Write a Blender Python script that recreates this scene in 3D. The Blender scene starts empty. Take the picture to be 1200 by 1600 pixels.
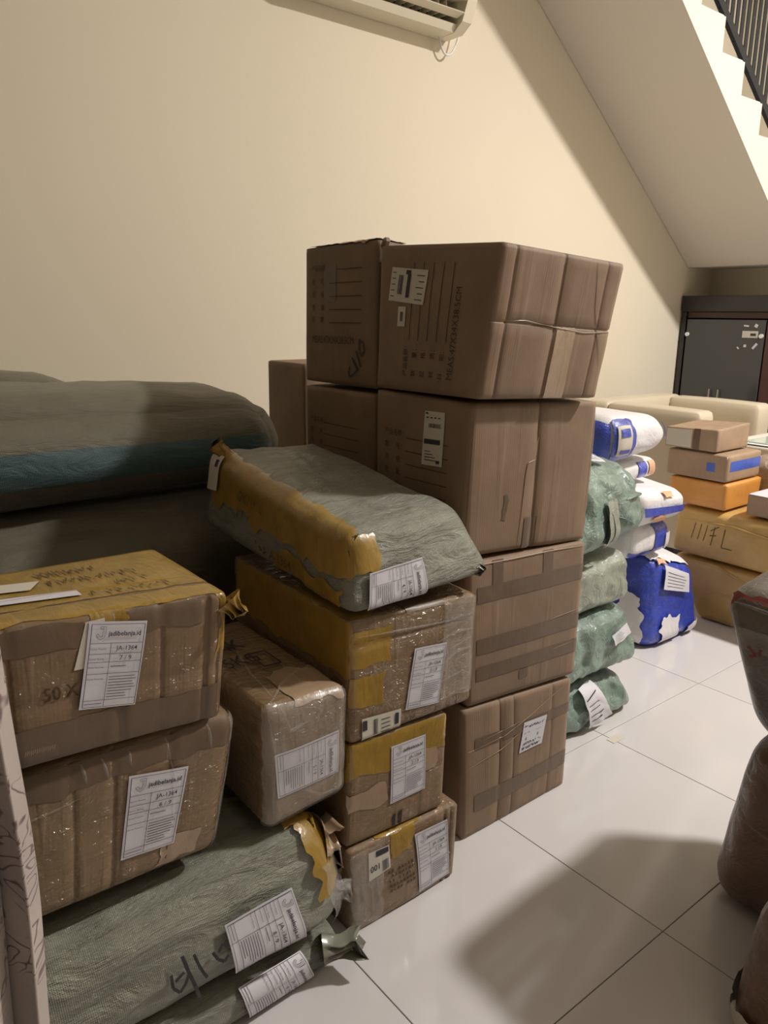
import bpy, math, random
from mathutils import Vector, Matrix, noise
random.seed(7)
SC = bpy.context.scene
COL = SC.collection
PI = math.pi

# ------------------------------------------------------------------ camera
cam_d = bpy.data.cameras.new('camera')
cam_d.sensor_fit = 'VERTICAL'; cam_d.sensor_height = 24.0; cam_d.lens = 18.0
cam_d.clip_start = 0.05; cam_d.clip_end = 60
cam = bpy.data.objects.new('camera', cam_d); COL.objects.link(cam)
Rm = Matrix(((0.62364046, -0.20142283, 0.75531545),
             (0.78164345, 0.14794672, -0.60592515),
             (0.01030071, 0.96826681, 0.2497064)))
cam.matrix_world = Matrix.Translation((0, 0, 1.348)) @ Rm.to_4x4()
SC.camera = cam

# ------------------------------------------------------------------ world, lamps, exposure
wd = bpy.data.worlds.new('world'); SC.world = wd; wd.use_nodes = True
wd.node_tree.nodes['Background'].inputs[0].default_value = (0.9, 0.85, 0.75, 1)
wd.node_tree.nodes['Background'].inputs[1].default_value = 0.02
SC.view_settings.view_transform = 'Standard'; SC.view_settings.look = 'None'
SC.view_settings.gamma = 1.0; SC.view_settings.use_curve_mapping = False
SC.view_settings.exposure = 0.0

def lamp(name, loc, power, color, radius):
    d = bpy.data.lights.new(name, 'POINT'); d.energy = power; d.color = color
    d.shadow_soft_size = radius
    o = bpy.data.objects.new(name, d); o.location = loc; COL.objects.link(o)
    return o
ad = bpy.data.lights.new('main_ceiling_panel', 'AREA'); ad.shape = 'DISK'; ad.size = 0.30; ad.energy = 265; ad.color = (1.0, 0.95, 0.90)
ao = bpy.data.objects.new('main_ceiling_panel', ad); ao.location = (0.28, 4.23, 4.2); COL.objects.link(ao)
lamp('near_fill_lamp', (1.6, 0.6, 3.9), 11, (1.0, 0.88, 0.74), 0.05)  # added unseen fill: weak light and film highlights on the near parcels

# ------------------------------------------------------------------ materials
def nodes(name):
    m = bpy.data.materials.new(name); m.use_nodes = True
    nt = m.node_tree; b = nt.nodes['Principled BSDF']
    return m, nt, b
def N(nt, t, **k):
    n = nt.nodes.new(t)
    for a, v in k.items():
        if a.startswith('_'): setattr(n, a[1:], v)
        else: n.inputs[a.replace('__', ' ')].default_value = v
    return n
def c4(c): return (c[0], c[1], c[2], 1)
def uvmap(nt, scale=(1, 1, 1), rot=0):
    tc = N(nt, 'ShaderNodeTexCoord'); mp = N(nt, 'ShaderNodeMapping')
    mp.inputs['Scale'].default_value = scale; mp.inputs['Rotation'].default_value = (0, 0, rot)
    nt.links.new(tc.outputs['UV'], mp.inputs['Vector']); return mp.outputs[0]
def objmap(nt, scale=(1, 1, 1)):
    tc = N(nt, 'ShaderNodeTexCoord'); mp = N(nt, 'ShaderNodeMapping')
    mp.inputs['Scale'].default_value = scale
    nt.links.new(tc.outputs['Object'], mp.inputs['Vector']); return mp.outputs[0]
def mixcol(nt, fac, a, b):
    mx = N(nt, 'ShaderNodeMix', _data_type='RGBA')
    nt.links.new(fac, mx.inputs['Factor'])
    for s, v in (('A', a), ('B', b)):
        i = [x for x in mx.inputs if x.name == s and x.type == 'RGBA'][0]
        if isinstance(v, tuple): i.default_value = c4(v)
        else: nt.links.new(v, i)
    return [x for x in mx.outputs if x.type == 'RGBA'][0]
def ramp(nt, src, lo, hi):
    r = N(nt, 'ShaderNodeMapRange'); r.inputs['From Min'].default_value = lo; r.inputs['From Max'].default_value = hi
    nt.links.new(src, r.inputs['Value']); return r.outputs[0]
def noise_(nt, vec, scale, detail=3, rough=.5, dist=0):
    n = N(nt, 'ShaderNodeTexNoise', Scale=scale, Detail=detail, Roughness=rough, Distortion=dist)
    nt.links.new(vec, n.inputs['Vector']); return n.outputs['Fac']
def bump(nt, h, strength, dist=.002, prev=None):
    b = N(nt, 'ShaderNodeBump', Strength=strength, Distance=dist)
    nt.links.new(h, b.inputs['Height'])
    if prev: nt.links.new(prev, b.inputs['Normal'])
    return b.outputs[0]
def madd(nt, a, b, op='ADD'):
    m = N(nt, 'ShaderNodeMath', _operation=op)
    for i, v in enumerate((a, b)):
        if isinstance(v, (int, float)): m.inputs[i].default_value = v
        else: nt.links.new(v, m.inputs[i])
    return m.outputs[0]

def plain(name, col, rough=.6, metal=0, coat=0, spec=.5, mott=.06, scale=8):
    m, nt, b = nodes(name)
    f = noise_(nt, objmap(nt), scale, 3)
    k = 1 - mott
    nt.links.new(mixcol(nt, f, tuple(x * k for x in col), tuple(min(1, x * (1 + mott)) for x in col)), b.inputs['Base Color'])
    b.inputs['Roughness'].default_value = rough; b.inputs['Metallic'].default_value = metal
    b.inputs['Coat Weight'].default_value = coat; b.inputs['Specular IOR Level'].default_value = spec
    return m

def cardboard(name, col, wrap=0.0, crease=.35, dark=.78, ang=0.0):
    m, nt, b = nodes(name)
    uv = uvmap(nt)
    mott = noise_(nt, uv, 7, 4, .6)
    c = mixcol(nt, ramp(nt, mott, .35, .7), tuple(x * dark for x in col), col)
    fib = noise_(nt, uvmap(nt, (240, 14, 1)), 1, 2)
    c = mixcol(nt, madd(nt, ramp(nt, fib, .3, .7), .13, 'MULTIPLY'), c, tuple(min(1, x * 1.25) for x in col))
    nt.links.new(c, b.inputs['Base Color'])
    b.inputs['Roughness'].default_value = .62
    b.inputs['Specular IOR Level'].default_value = .35
    w = N(nt, 'ShaderNodeTexWave', Scale=48, Distortion=.6, Detail=1); nt.links.new(uv, w.inputs['Vector'])
    cr = noise_(nt, uvmap(nt, (20, 1.6, 1)), 1, 3)
    b1 = bump(nt, w.outputs['Fac'], .09, .001)
    b2 = bump(nt, ramp(nt, cr, .55, .7), crease, .003, b1)
    b3 = bump(nt, noise_(nt, uv, 14, 3), crease * .7, .005, b2)
    nt.links.new(b3, b.inputs['Normal'])
    if wrap > 0:
        b.inputs['Coat Weight'].default_value = wrap
        b.inputs['Coat Roughness'].default_value = .12
        s = noise_(nt, uvmap(nt, (4, 26, 1), ang), 1, 4, .6, .8)
        s2 = noise_(nt, uv, 22, 3, .6, 1.5)
        cb = bump(nt, s, .9, .03); cb = bump(nt, s2, .8, .016, cb)
        nt.links.new(cb, b.inputs['Coat Normal'])
    return m

def tape(name, col, alpha=1.0, rough=.22, wr=.5):
    m, nt, b = nodes(name)
    uv = uvmap(nt)
    f = noise_(nt, uv, 16, 4, .6, .5)
    nt.links.new(mixcol(nt, f, tuple(x * .72 for x in col), tuple(min(1, x * 1.2) for x in col)), b.inputs['Base Color'])
    b.inputs['Roughness'].default_value = rough + .2
    b.inputs['Coat Weight'].default_value = .8; b.inputs['Coat Roughness'].default_value = rough
    nt.links.new(bump(nt, noise_(nt, uvmap(nt, (30, 8, 1)), 1, 4, .6, 1.0), wr, .006), b.inputs['Normal'])
    nt.links.new(bump(nt, noise_(nt, uvmap(nt, (24, 8, 1)), 1, 3, .6, 1.0), wr, .008), b.inputs['Coat Normal'])
    if alpha < 1:
        al = N(nt, 'ShaderNodeMapRange'); al.inputs['To Min'].default_value = alpha - .18; al.inputs['To Max'].default_value = min(1, alpha + .18)
        nt.links.new(f, al.inputs['Value']); nt.links.new(al.outputs[0], b.inputs['Alpha'])
    return m

def woven(name, col, col2, film=0.25, wr=.5, stripe=None):
    m, nt, b = nodes(name)
    uv = uvmap(nt)
    f = noise_(nt, uv, 9, 4, .6)
    c = mixcol(nt, ramp(nt, f, .35, .65), col2, col)
    if stripe:
        lo, hi, sc = stripe
        sp = N(nt, 'ShaderNodeSeparateXYZ'); nt.links.new(uv, sp.inputs[0])
        wob = madd(nt, sp.outputs['Y'], madd(nt, noise_(nt, uv, 3, 1), .02, 'MULTIPLY'))
        a = madd(nt, wob, lo, 'GREATER_THAN'); bb = madd(nt, wob, hi, 'LESS_THAN')
        c = mixcol(nt, madd(nt, a, bb, 'MULTIPLY'), c, sc)
    w1 = N(nt, 'ShaderNodeTexWave', Scale=95, Distortion=.4, Detail=1); nt.links.new(uv, w1.inputs['Vector'])
    w2 = N(nt, 'ShaderNodeTexWave', Scale=95, Distortion=.4, Detail=1, _bands_direction='Y'); nt.links.new(uv, w2.inputs['Vector'])
    wv = madd(nt, w1.outputs['Fac'], w2.outputs['Fac'], 'MULTIPLY')
    c = mixcol(nt, madd(nt, wv, .25, 'MULTIPLY'), c, tuple(min(1, x * 1.5) for x in col))
    nt.links.new(c, b.inputs['Base Color'])
    b.inputs['Roughness'].default_value = .5
    b.inputs['Sheen Weight'].default_value = .15
    b.inputs['Coat Weight'].default_value = film; b.inputs['Coat Roughness'].default_value = .16
    n1 = bump(nt, wv, .45, .0015)
    n2 = bump(nt, noise_(nt, uvmap(nt, (5, 16, 1)), 1, 5, .6, 1.2), wr, .022, n1)
    nt.links.new(n2, b.inputs['Normal'])
    nt.links.new(bump(nt, noise_(nt, uvmap(nt, (14, 30, 1)), 1, 5, .65, 1.5), 1.0, .022, n1), b.inputs['Coat Normal'])
    return m

def film(name, col, col2, scale=14, wr=1.0, rough=.3, coat=.7):
    m, nt, b = nodes(name)
    ob = objmap(nt)
    f = noise_(nt, ob, scale * .5, 4, .6)
    nt.links.new(mixcol(nt, ramp(nt, f, .35, .65), col2, col), b.inputs['Base Color'])
    b.inputs['Roughness'].default_value = rough + .15
    b.inputs['Coat Weight'].default_value = coat; b.inputs['Coat Roughness'].default_value = rough * .6
    n = bump(nt, noise_(nt, ob, scale, 5, .6, 1.8), wr, .012)
    nt.links.new(n, b.inputs['Normal'])
    nt.links.new(bump(nt, noise_(nt, ob, scale * 1.8, 4, .6, 2.2), wr * .9, .012), b.inputs['Coat Normal'])
    return m

M = {}
M['card'] = cardboard('cardboard_plain', (.278, .192, .128), 0, .3)
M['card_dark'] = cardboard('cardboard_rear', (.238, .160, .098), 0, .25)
M['card_wrap'] = cardboard('cardboard_filmed', (.225, .147, .078), .5, .55)
M['card_wrap2'] = cardboard('cardboard_heavy_film', (.225, .147, .078), .85, .75, ang=.4)
M['card_small'] = cardboard('cardboard_small', (.42, .29, .19), .25, .2)
M['tape_clear'] = tape('clear_brown_tape', (.135, .086, .05), 1.0, .34, .2)
[b_ for b_ in M['tape_clear'].node_tree.nodes if b_.type == 'BSDF_PRINCIPLED'][0].inputs['Coat Weight'].default_value = .3
M['tape_pale'] = tape('clear_pale_tape', (.37, .26, .165), 1.0, .25, .3)
M['tape_amber'] = tape('amber_tape', (.39, .235, .03), .82, .22, .6)
M['tape_blue'] = tape('blue_tape', (.03, .10, .55), 1, .3, .4)
M['film_clear'] = tape('clear_wrap', (.75, .72, .68), .19, .1, 1.0)
M['label'] = plain('label_paper', (.66, .65, .70), .45, mott=.04)
M['label_old'] = plain('label_thermal', (.62, .58, .50), .5, mott=.06)
M['ink'] = plain('black_ink', (.03, .03, .045), .6, mott=.2)
M['ink_brown'] = plain('brown_box_print', (.085, .045, .025), .8, mott=.3, scale=60)
M['marker'] = plain('marker_ink', (.018, .016, .016), .5, mott=.2)
M['marker_faint'] = plain('faded_marker', (.10, .062, .02), .6, mott=.3)
M['sack'] = woven('woven_sack', (.215, .222, .165), (.15, .155, .115), .8, 1.0)
M['sack_big'] = woven('woven_bulk_sack', (.15, .135, .088), (.115, .105, .07), .12, .5, None)
M['sack_stripe'] = woven('woven_bulk_sack_teal_stripe', (.155, .138, .09), (.12, .108, .072), .12, .5, (-.055, .035, (.045, .105, .115)))
M['green'] = film('sage_film', (.22, .33, .27), (.13, .20, .165), 16, .9, .3, .8)
M['green_pale'] = film('pale_sage_film', (.36, .40, .33), (.24, .27, .21), 16, .8, .3, .8)
M['white_bag'] = film('white_poly', (.80, .78, .80), (.70, .69, .72), 9, .6, .4, .2)
M['blue'] = film('blue_poly', (.035, .075, .52), (.02, .045, .38), 14, .8, .2, .8)
M['yellow_box'] = film('amber_wrapped', (.62, .40, .13), (.50, .31, .085), 9, .35, .35, .6)
M['orange'] = film('orange_wrapped', (.72, .33, .07), (.62, .27, .05), 10, .3, .3, .6)
M['brown_bale'] = film('brown_wrapped', (.17, .085, .045), (.115, .06, .032), 12, .7, .3, .7)
M['dark_bale'] = film('grey_brown_wrapped', (.15, .125, .10), (.10, .082, .065), 12, .7, .3, .7)
M['kraft_bale'] = film('kraft_wrapped', (.42, .31, .22), (.33, .24, .17), 22, .8, .25, .9)
M['orange_print'] = plain('orange_print', (.70, .42, .25), .5)
M['red_print'] = plain('red_print', (.22, .045, .035), .5, mott=.4, scale=50)
M['sofa'] = plain('cream_leather', (.62, .54, .41), .45, mott=.03)
M['wall'] = plain('cream_wall_paint', (.765, .695, .555), .75, spec=.25, mott=.025, scale=1.3)
M['wall_taupe'] = plain('taupe_wall_paint', (.30, .25, .20), .75, spec=.25)  # for the unseen right and front walls, darkened to cut bounced light
M['stair_paint'] = plain('pale_stair_paint', (.73, .675, .60), .7, spec=.25, mott=.02, scale=1.5)
M['ceiling'] = plain('ceiling_paint', (.8, .76, .68), .8, mott=.02)
M['black_metal'] = plain('black_metal', (.022, .023, .026), .55, mott=.1, spec=.3)
M['wood_dark'] = plain('dark_brown_wood', (.075, .032, .028), .45, mott=.25, scale=5)
M['wood_black'] = plain('black_wood', (.028, .026, .026), .45, mott=.2)
M['cab_glass'] = plain('smoked_glass', (.06, .062, .062), .14, mott=.05)
M['ac'] = plain('ivory_plastic', (.74, .68, .54), .35, mott=.03)
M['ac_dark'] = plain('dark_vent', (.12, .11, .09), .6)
M['chrome'] = plain('chrome', (.7, .7, .7), .2, metal=1)
M['white'] = plain('white_plastic', (.85, .85, .86), .4)
M['glass_green'] = plain('pale_green_glass', (.50, .60, .53), .06, mott=.02)
M['grout'] = plain('grey_grout', (.17, .155, .14), .8, mott=.1)
M['card_edge'] = plain('torn_card_edge', (.42, .30, .20), .8)

def tile_mat():
    m, nt, b = nodes('polished_porcelain')
    f = noise_(nt, objmap(nt), 2.2, 4, .55)
    nt.links.new(mixcol(nt, f, (.60, .575, .575), (.68, .655, .655)), b.inputs['Base Color'])
    b.inputs['Roughness'].default_value = .11; b.inputs['Specular IOR Level'].default_value = .5
    nt.links.new(bump(nt, noise_(nt, objmap(nt), 5, 2), .04, .004), b.inputs['Normal'])
    return m
M['tile'] = tile_mat()

def curtain_mat():
    m, nt, b = nodes('swirl_curtain')
    uv = uvmap(nt)
    ob = uv
    f = noise_(nt, ob, 9, 2, .5, 1.4)
    s = N(nt, 'ShaderNodeMath', _operation='SINE'); nt.links.new(madd(nt, f, 62, 'MULTIPLY'), s.inputs[0])
    mask = ramp(nt, noise_(nt, ob, 7, 2), .47, .52)
    line = madd(nt, ramp(nt, s.outputs[0], .6, 1.0), mask, 'MULTIPLY')
    c0 = mixcol(nt, ramp(nt, noise_(nt, ob, 5, 2), .4, .6), (.50, .43, .385), (.42, .36, .335))
    c = mixcol(nt, line, c0, (.13, .075, .085))
    nt.links.new(c, b.inputs['Base Color'])
    b.inputs['Roughness'].default_value = .55; b.inputs['Sheen Weight'].default_value = .3
    w = N(nt, 'ShaderNodeTexWave', Scale=120, _bands_direction='Y'); nt.links.new(uv, w.inputs['Vector'])
    nt.links.new(bump(nt, w.outputs['Fac'], .15, .001), b.inputs['Normal'])
    return m
M['curtain'] = curtain_mat()

# ------------------------------------------------------------------ object helpers
def mesh_obj(name, verts, faces, mat, parent=None, uvs=None, smooth=True, mats=None, fmat=None):
    me = bpy.data.meshes.new(name)
    me.from_pydata([tuple(v) for v in verts], [], faces)
    for mm in (mats or [mat]): me.materials.append(mm)
    if fmat: me.polygons.foreach_set('material_index', fmat)
    if smooth: me.polygons.foreach_set('use_smooth', [True] * len(me.polygons))
    if uvs is not None:
        ul = me.uv_layers.new(name='UVMap')
        flat = []
        for p in uvs:
            for q in p: flat += [q[0], q[1]]
        ul.data.foreach_set('uv', flat)
    me.update()
    o = bpy.data.objects.new(name, me); COL.objects.link(o)
    if parent: o.parent = parent
    return o
def tag(o, label=None, cat=None, group=None, kind=None):
    if label: o['label'] = label
    if cat: o['category'] = cat
    if group: o['group'] = group
    if kind: o['kind'] = kind
    return o
def empty(name, loc, label=None, cat=None, group=None, kind=None):
    o = bpy.data.objects.new(name, None); o.location = loc; o.empty_display_size = .05
    COL.objects.link(o); return tag(o, label, cat, group, kind)

class MB:
    """collects boxes, tubes and prisms into one mesh"""
    def __init__(s): s.v = []; s.f = []
    def box(s, x0, x1, y0, y1, z0, z1, bev=0.0, rot=None, org=None):
        b = min(bev, (x1 - x0) / 2.01, (y1 - y0) / 2.01, (z1 - z0) / 2.01)
        n = len(s.v); c = Vector(((x0 + x1) / 2, (y0 + y1) / 2, (z0 + z1) / 2))
        h = ((x1 - x0) / 2, (y1 - y0) / 2, (z1 - z0) / 2)
        if b <= 0:
            pts = [Vector((c.x + i * h[0], c.y + j * h[1], c.z + k * h[2])) for i in (-1, 1) for j in (-1, 1) for k in (-1, 1)]
            fs = [(0, 1, 3, 2), (4, 6, 7, 5), (0, 4, 5, 1), (2, 3, 7, 6), (0, 2, 6, 4), (1, 5, 7, 3)]
        else:
            pts = []; idx = {}
            for i in (-1, 1):
                for j in (-1, 1):
                    for k in (-1, 1):
                        for ax in range(3):
                            hh = [h[a] - (0 if a == ax else b) for a in range(3)]
                            idx[(i, j, k, ax)] = len(pts)
                            pts.append(Vector((c.x + i * hh[0], c.y + j * hh[1], c.z + k * hh[2])))
            fs = []
            for i in (-1, 1):
                fs.append([idx[(i, j, k, 0)] for j, k in ((-1, -1), (1, -1), (1, 1), (-1, 1))][::i])
                fs.append([idx[(j, i, k, 1)] for j, k in ((-1, -1), (-1, 1), (1, 1), (1, -1))][::i])
                fs.append([idx[(j, k, i, 2)] for j, k in ((-1, -1), (1, -1), (1, 1), (-1, 1))][::i])
            for i in (-1, 1):
                for j in (-1, 1):
                    fs.append([idx[(i, j, -1, 0)], idx[(i, j, -1, 1)], idx[(i, j, 1, 1)], idx[(i, j, 1, 0)]][::-i * j])
                    fs.append([idx[(i, -1, j, 0)], idx[(i, -1, j, 2)], idx[(i, 1, j, 2)], idx[(i, 1, j, 0)]][::i * j])
                    fs.append([idx[(-1, i, j, 1)], idx[(-1, i, j, 2)], idx[(1, i, j, 2)], idx[(1, i, j, 1)]][::-i * j])
                    for k in (-1, 1):
                        fs.append([idx[(i, j, k, 0)], idx[(i, j, k, 1)], idx[(i, j, k, 2)]][::i * j * k])
        if rot:
            o = org or c; pts = [rot @ (p - o) + o for p in pts]
        s.v += pts; s.f += [tuple(n + q for q in f) for f in fs]
        return s
    def prism(s, poly, axis, a0, a1):
        """poly in the two other axes; extruded along axis"""
        n = len(s.v); m = len(poly)
        for a in (a0, a1):
            for p in poly:
                q = list(p); q.insert(axis, a); s.v.append(Vector(q))
        s.f.append(tuple(n + i for i in range(m))[::-1]); s.f.append(tuple(n + m + i for i in range(m)))
        for i in range(m): s.f.append((n + i, n + (i + 1) % m, n + m + (i + 1) % m, n + m + i))
        return s
    def tube(s, pts, r, seg=10, cap=True):
        n = len(s.v); pts = [Vector(p) for p in pts]
        rr = r if isinstance(r, (list, tuple)) else [r] * len(pts)
        for i, p in enumerate(pts):
            d = (pts[min(i + 1, len(pts) - 1)] - pts[max(i - 1, 0)]).normalized()
            up = Vector((0, 0, 1)) if abs(d.z) < .9 else Vector((1, 0, 0))
            a = d.cross(up).normalized(); b = d.cross(a)
            for k in range(seg):
                t = 2 * PI * k / seg; s.v.append(p + (a * math.cos(t) + b * math.sin(t)) * rr[i])
        for i in range(len(pts) - 1):
            for k in range(seg):
                q = n + i * seg; s.f.append((q + k, q + (k + 1) % seg, q + seg + (k + 1) % seg, q + seg + k))
        if cap:
            s.f.append(tuple(n + k for k in range(seg))[::-1]); e = n + (len(pts) - 1) * seg
            s.f.append(tuple(e + k for k in range(seg)))
        return s
    def build(s, name, mat, parent=None, smooth=False, origin=None):
        o0 = origin if origin is not None else (parent.location if parent else Vector((0, 0, 0)))
        if parent and parent.parent: o0 = parent.parent.location
        me_v = [v - Vector(o0) for v in s.v]
        o = mesh_obj(name, me_v, s.f, mat, parent, smooth=smooth)
        bm_fix(o.data)
        if parent is None: o.location = o0
        return o
import bmesh
def bm_fix(me):
    bm = bmesh.new(); bm.from_mesh(me); bmesh.ops.recalc_face_normals(bm, faces=bm.faces); bm.to_mesh(me); bm.free()

# ------------------------------------------------------------------ setting
XW, YB, XR, YF, ZC = -3.2, 5.72, 4.6, -3.4, 4.6
YE = 5.378      # where the sloping underside of the stairs meets the flat landing
def wall(name, x0, x1, y0, y1, z0, z1, m):
    o = MB().box(x0, x1, y0, y1, z0, z1).build(name, m); return tag(o, kind='structure')
wall('wall_left', XW - .12, XW, YF - .12, YB + .12, -.1, ZC, M['wall'])
wall('wall_back', XW, XR, YB, YB + .12, -.1, ZC, M['wall'])
wall('wall_right', XR, XR + .12, YF - .12, YB + .12, -.1, ZC, M['wall_taupe'])
wall('wall_front', XW, XR, YF - .12, YF, -.1, ZC, M['wall_taupe'])
wall('ceiling', XW - .12, XR + .12, YF - .12, YB + .12, ZC, ZC + .1, M['ceiling'])
fl = wall('floor', XW, XR, YF, YB, -.1, -.0025, M['grout'])
# 60 cm tiles, one object each
T = .6; gx, gy = -.7290, .8079
tbase = MB(); g = .0011
tbase.box(g, T - g, g, T - g, -.0045, 0, .0008)
tme = None
ix0 = math.floor((XW - gx) / T); ix1 = math.ceil((XR - gx) / T); iy0 = math.floor((YF - gy) / T); iy1 = math.ceil((YB - gy) / T)
cache = {}
for i in range(ix0, ix1):
    for j in range(iy0, iy1):
        x0 = max(gx + i * T, XW); x1 = min(gx + (i + 1) * T, XR); y0 = max(gy + j * T, YF); y1 = min(gy + (j + 1) * T, YB)
        if x1 - x0 < .03 or y1 - y0 < .03: continue
        key = (round(x1 - x0, 3), round(y1 - y0, 3))
        if key not in cache:
            o = MB().box(g, x1 - x0 - g, g, y1 - y0 - g, -.0045, 0, .0008).build('tile', M['tile'], fl)
            cache[key] = o.data
        else:
            o = bpy.data.objects.new('tile', cache[key]); COL.objects.link(o); o.parent = fl
        o.location = (x0, y0, 0)
# baseboards (plain low plaster skirting behind the pile)
tag(MB().box(XW, XW + .012, YF, YB, 0, .08, .003).build('baseboard_left', M['stair_paint']), kind='structure')
tag(MB().box(-1.35, XR, YB - .012, YB, 0, .08, .003).build('baseboard_back', M['stair_paint']), kind='structure')

# ------------------------------------------------------------------ staircase
XO = -2.445
zs = lambda y: 1.697 + .74 * (YE - y)
gs, rs = .2430, .1690
stair = empty('staircase', (XO, YB, 1.6), 'cream plastered staircase climbing along the left wall with sloping underside', 'staircase')
nose_y, nose_z = 4.711, 2.537
prof = []
ys = nose_y + 2 * gs; k = 2
prof.append((YE, zs(YE))); prof.append((YB - .004, zs(YE)))
prof.append((YB - .004, nose_z - 2 * rs))
steps = []
while k > -9:
    y = nose_y + k * gs; z = nose_z - k * rs
    steps.append((y - gs, y, z)); prof.append((y, z)); prof.append((y, z + 0)) if False else None
    prof.append((y - gs, z)); k -= 1
    prof.append((y - gs, z + rs)) if k > -9 else None
yend = nose_y + (k + 1) * gs - gs
prof.append((yend, zs(yend)))
pp = []
for p in prof:
    if not pp or (abs(pp[-1][0] - p[0]) + abs(pp[-1][1] - p[1])) > 1e-5: pp.append(p)
MB().prism(pp, 0, XW + .003, XO).build('stair_body', M['stair_paint'], stair)
for (ya, yb, z) in steps:
    MB().box(XW + .004, XO - .01, ya + .003, yb - .002, z, z + .012, .003).build('stair_tread', M['tile'], stair)
# railing: flat bottom bar following the noses, wide flat balusters, hand rail
rail = empty('stair_railing', (XO - .038, nose_y, nose_z), 'black metal stair railing with flat upright bars on the stair edge', 'railing')
sl = rs / gs
def rz(y, up): return nose_z + (nose_y - y) * sl + up
ya, yb2 = nose_y - 8 * gs, nose_y + 1.8 * gs
xr = XO - .038
MB().prism([(yb2, rz(yb2, .042)), (yb2, rz(yb2, .095)), (ya, rz(ya, .095)), (ya, rz(ya, .042))], 0, xr - .012, xr + .012).build('bottom_rail', M['black_metal'], rail)
MB().prism([(yb2, rz(yb2, .86)), (yb2, rz(yb2, .91)), (ya, rz(ya, .91)), (ya, rz(ya, .86))], 0, xr - .025, xr + .035).build('hand_rail', M['black_metal'], rail)
yy = yb2 - .03
while yy > ya + .03:
    MB().box(xr - .003, xr + .003, yy - .034, yy, rz(yy, .06), rz(yy, .875), .001).build('baluster', M['black_metal'], rail)
    yy -= .058

# ------------------------------------------------------------------ air conditioner
ac = empty('air_conditioner', (XW + .01, 2.5, 2.68), 'ivory wall air conditioner with open vent high on the left wall', 'air conditioner')
y0, y1, zb = 2.05, 2.93, 2.675
xa = XW + .003
body = [(xa, zb + .30), (xa, zb), (xa + .125, zb + .0), (xa + .15, zb + .012)]
MB().prism([(xa, zb), (xa + .120, zb), (xa + .14, zb + .03), (xa + .05, zb + .075), (xa + .05, zb + .14), (xa + .205, zb + .115), (xa + .215, zb + .16), (xa + .20, zb + .27), (xa + .17, zb + .29), (xa, zb + .29)], 1, y0 + .01, y1 - .06).build('housing', M['ac'], ac)
for a, b in ((y1 - .06, y1), (y0 - .05, y0 + .01)):
    m_ = MB().prism([(xa, zb + .0), (xa + .12, zb - .002), (xa + .18, zb + .035), (xa + .215, zb + .12), (xa + .225, zb + .17), (xa + .205, zb + .275), (xa + .17, zb + .295), (xa, zb + .295)], 1, a, b)
    m_.build('end_cap', M['ac'], ac)
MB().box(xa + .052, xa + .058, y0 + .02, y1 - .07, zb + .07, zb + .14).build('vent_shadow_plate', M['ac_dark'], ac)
for q in range(15):
    yv = y0 + .05 + q * .05
    if yv < y1 - .07:
        MB().box(xa + .06, xa + .14, yv, yv + .004, zb + .055, zb + .12, .001).build('vent_blade', M['ac'], ac)
MB().box(xa + .10, xa + .165, y0 + .02, y1 - .07, zb + .075, zb + .081, .002, Matrix.Rotation(.35, 3, 'Y')).build('louver', M['ac'], ac)
MB().box(xa + .15, xa + .205, y0 + .02, y1 - .07, zb + .055, zb + .060, .002, Matrix.Rotation(-.2, 3, 'Y')).build('louver', M['ac'], ac)
pts = []
for t in range(13):
    a = PI * t / 12
    pts.append((xa + .03 + .02 * t / 12, y1 + .02 - .065 * math.cos(a) - .03, zb + .03 - .15 * math.sin(a) + .10 * (t / 12)))
MB().tube(pts, .005, 8).build('drain_hose', M['white'], ac, smooth=True)

# ------------------------------------------------------------------ text helpers
_tc = {}
def text2d(s, size=1.0, bold=0.0):
    """flat lettering as (verts, faces, width): height of a capital = size"""
    key = (s, bold)
    if key not in _tc:
        cu = bpy.data.curves.new('lettering', 'FONT'); cu.body = s; cu.resolution_u = 2; cu.size = 1.0; cu.offset = bold
        ob = bpy.data.objects.new('lettering', cu); COL.objects.link(ob)
        dg = bpy.context.evaluated_depsgraph_get()
        me = bpy.data.meshes.new_from_object(ob.evaluated_get(dg))
        v = [(p.co.x, p.co.y) for p in me.vertices]; f = [tuple(p.vertices) for p in me.polygons]
        COL.objects.unlink(ob); bpy.data.objects.remove(ob); bpy.data.curves.remove(cu); bpy.data.meshes.remove(me)
        x0 = min(a for a, b in v); x1 = max(a for a, b in v)
        _tc[key] = ([(a - x0, b) for a, b in v], f, x1 - x0)
    v, f, w = _tc[key]; k = size / .70
    return [(a * k, b * k) for a, b in v], f, w * k

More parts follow.
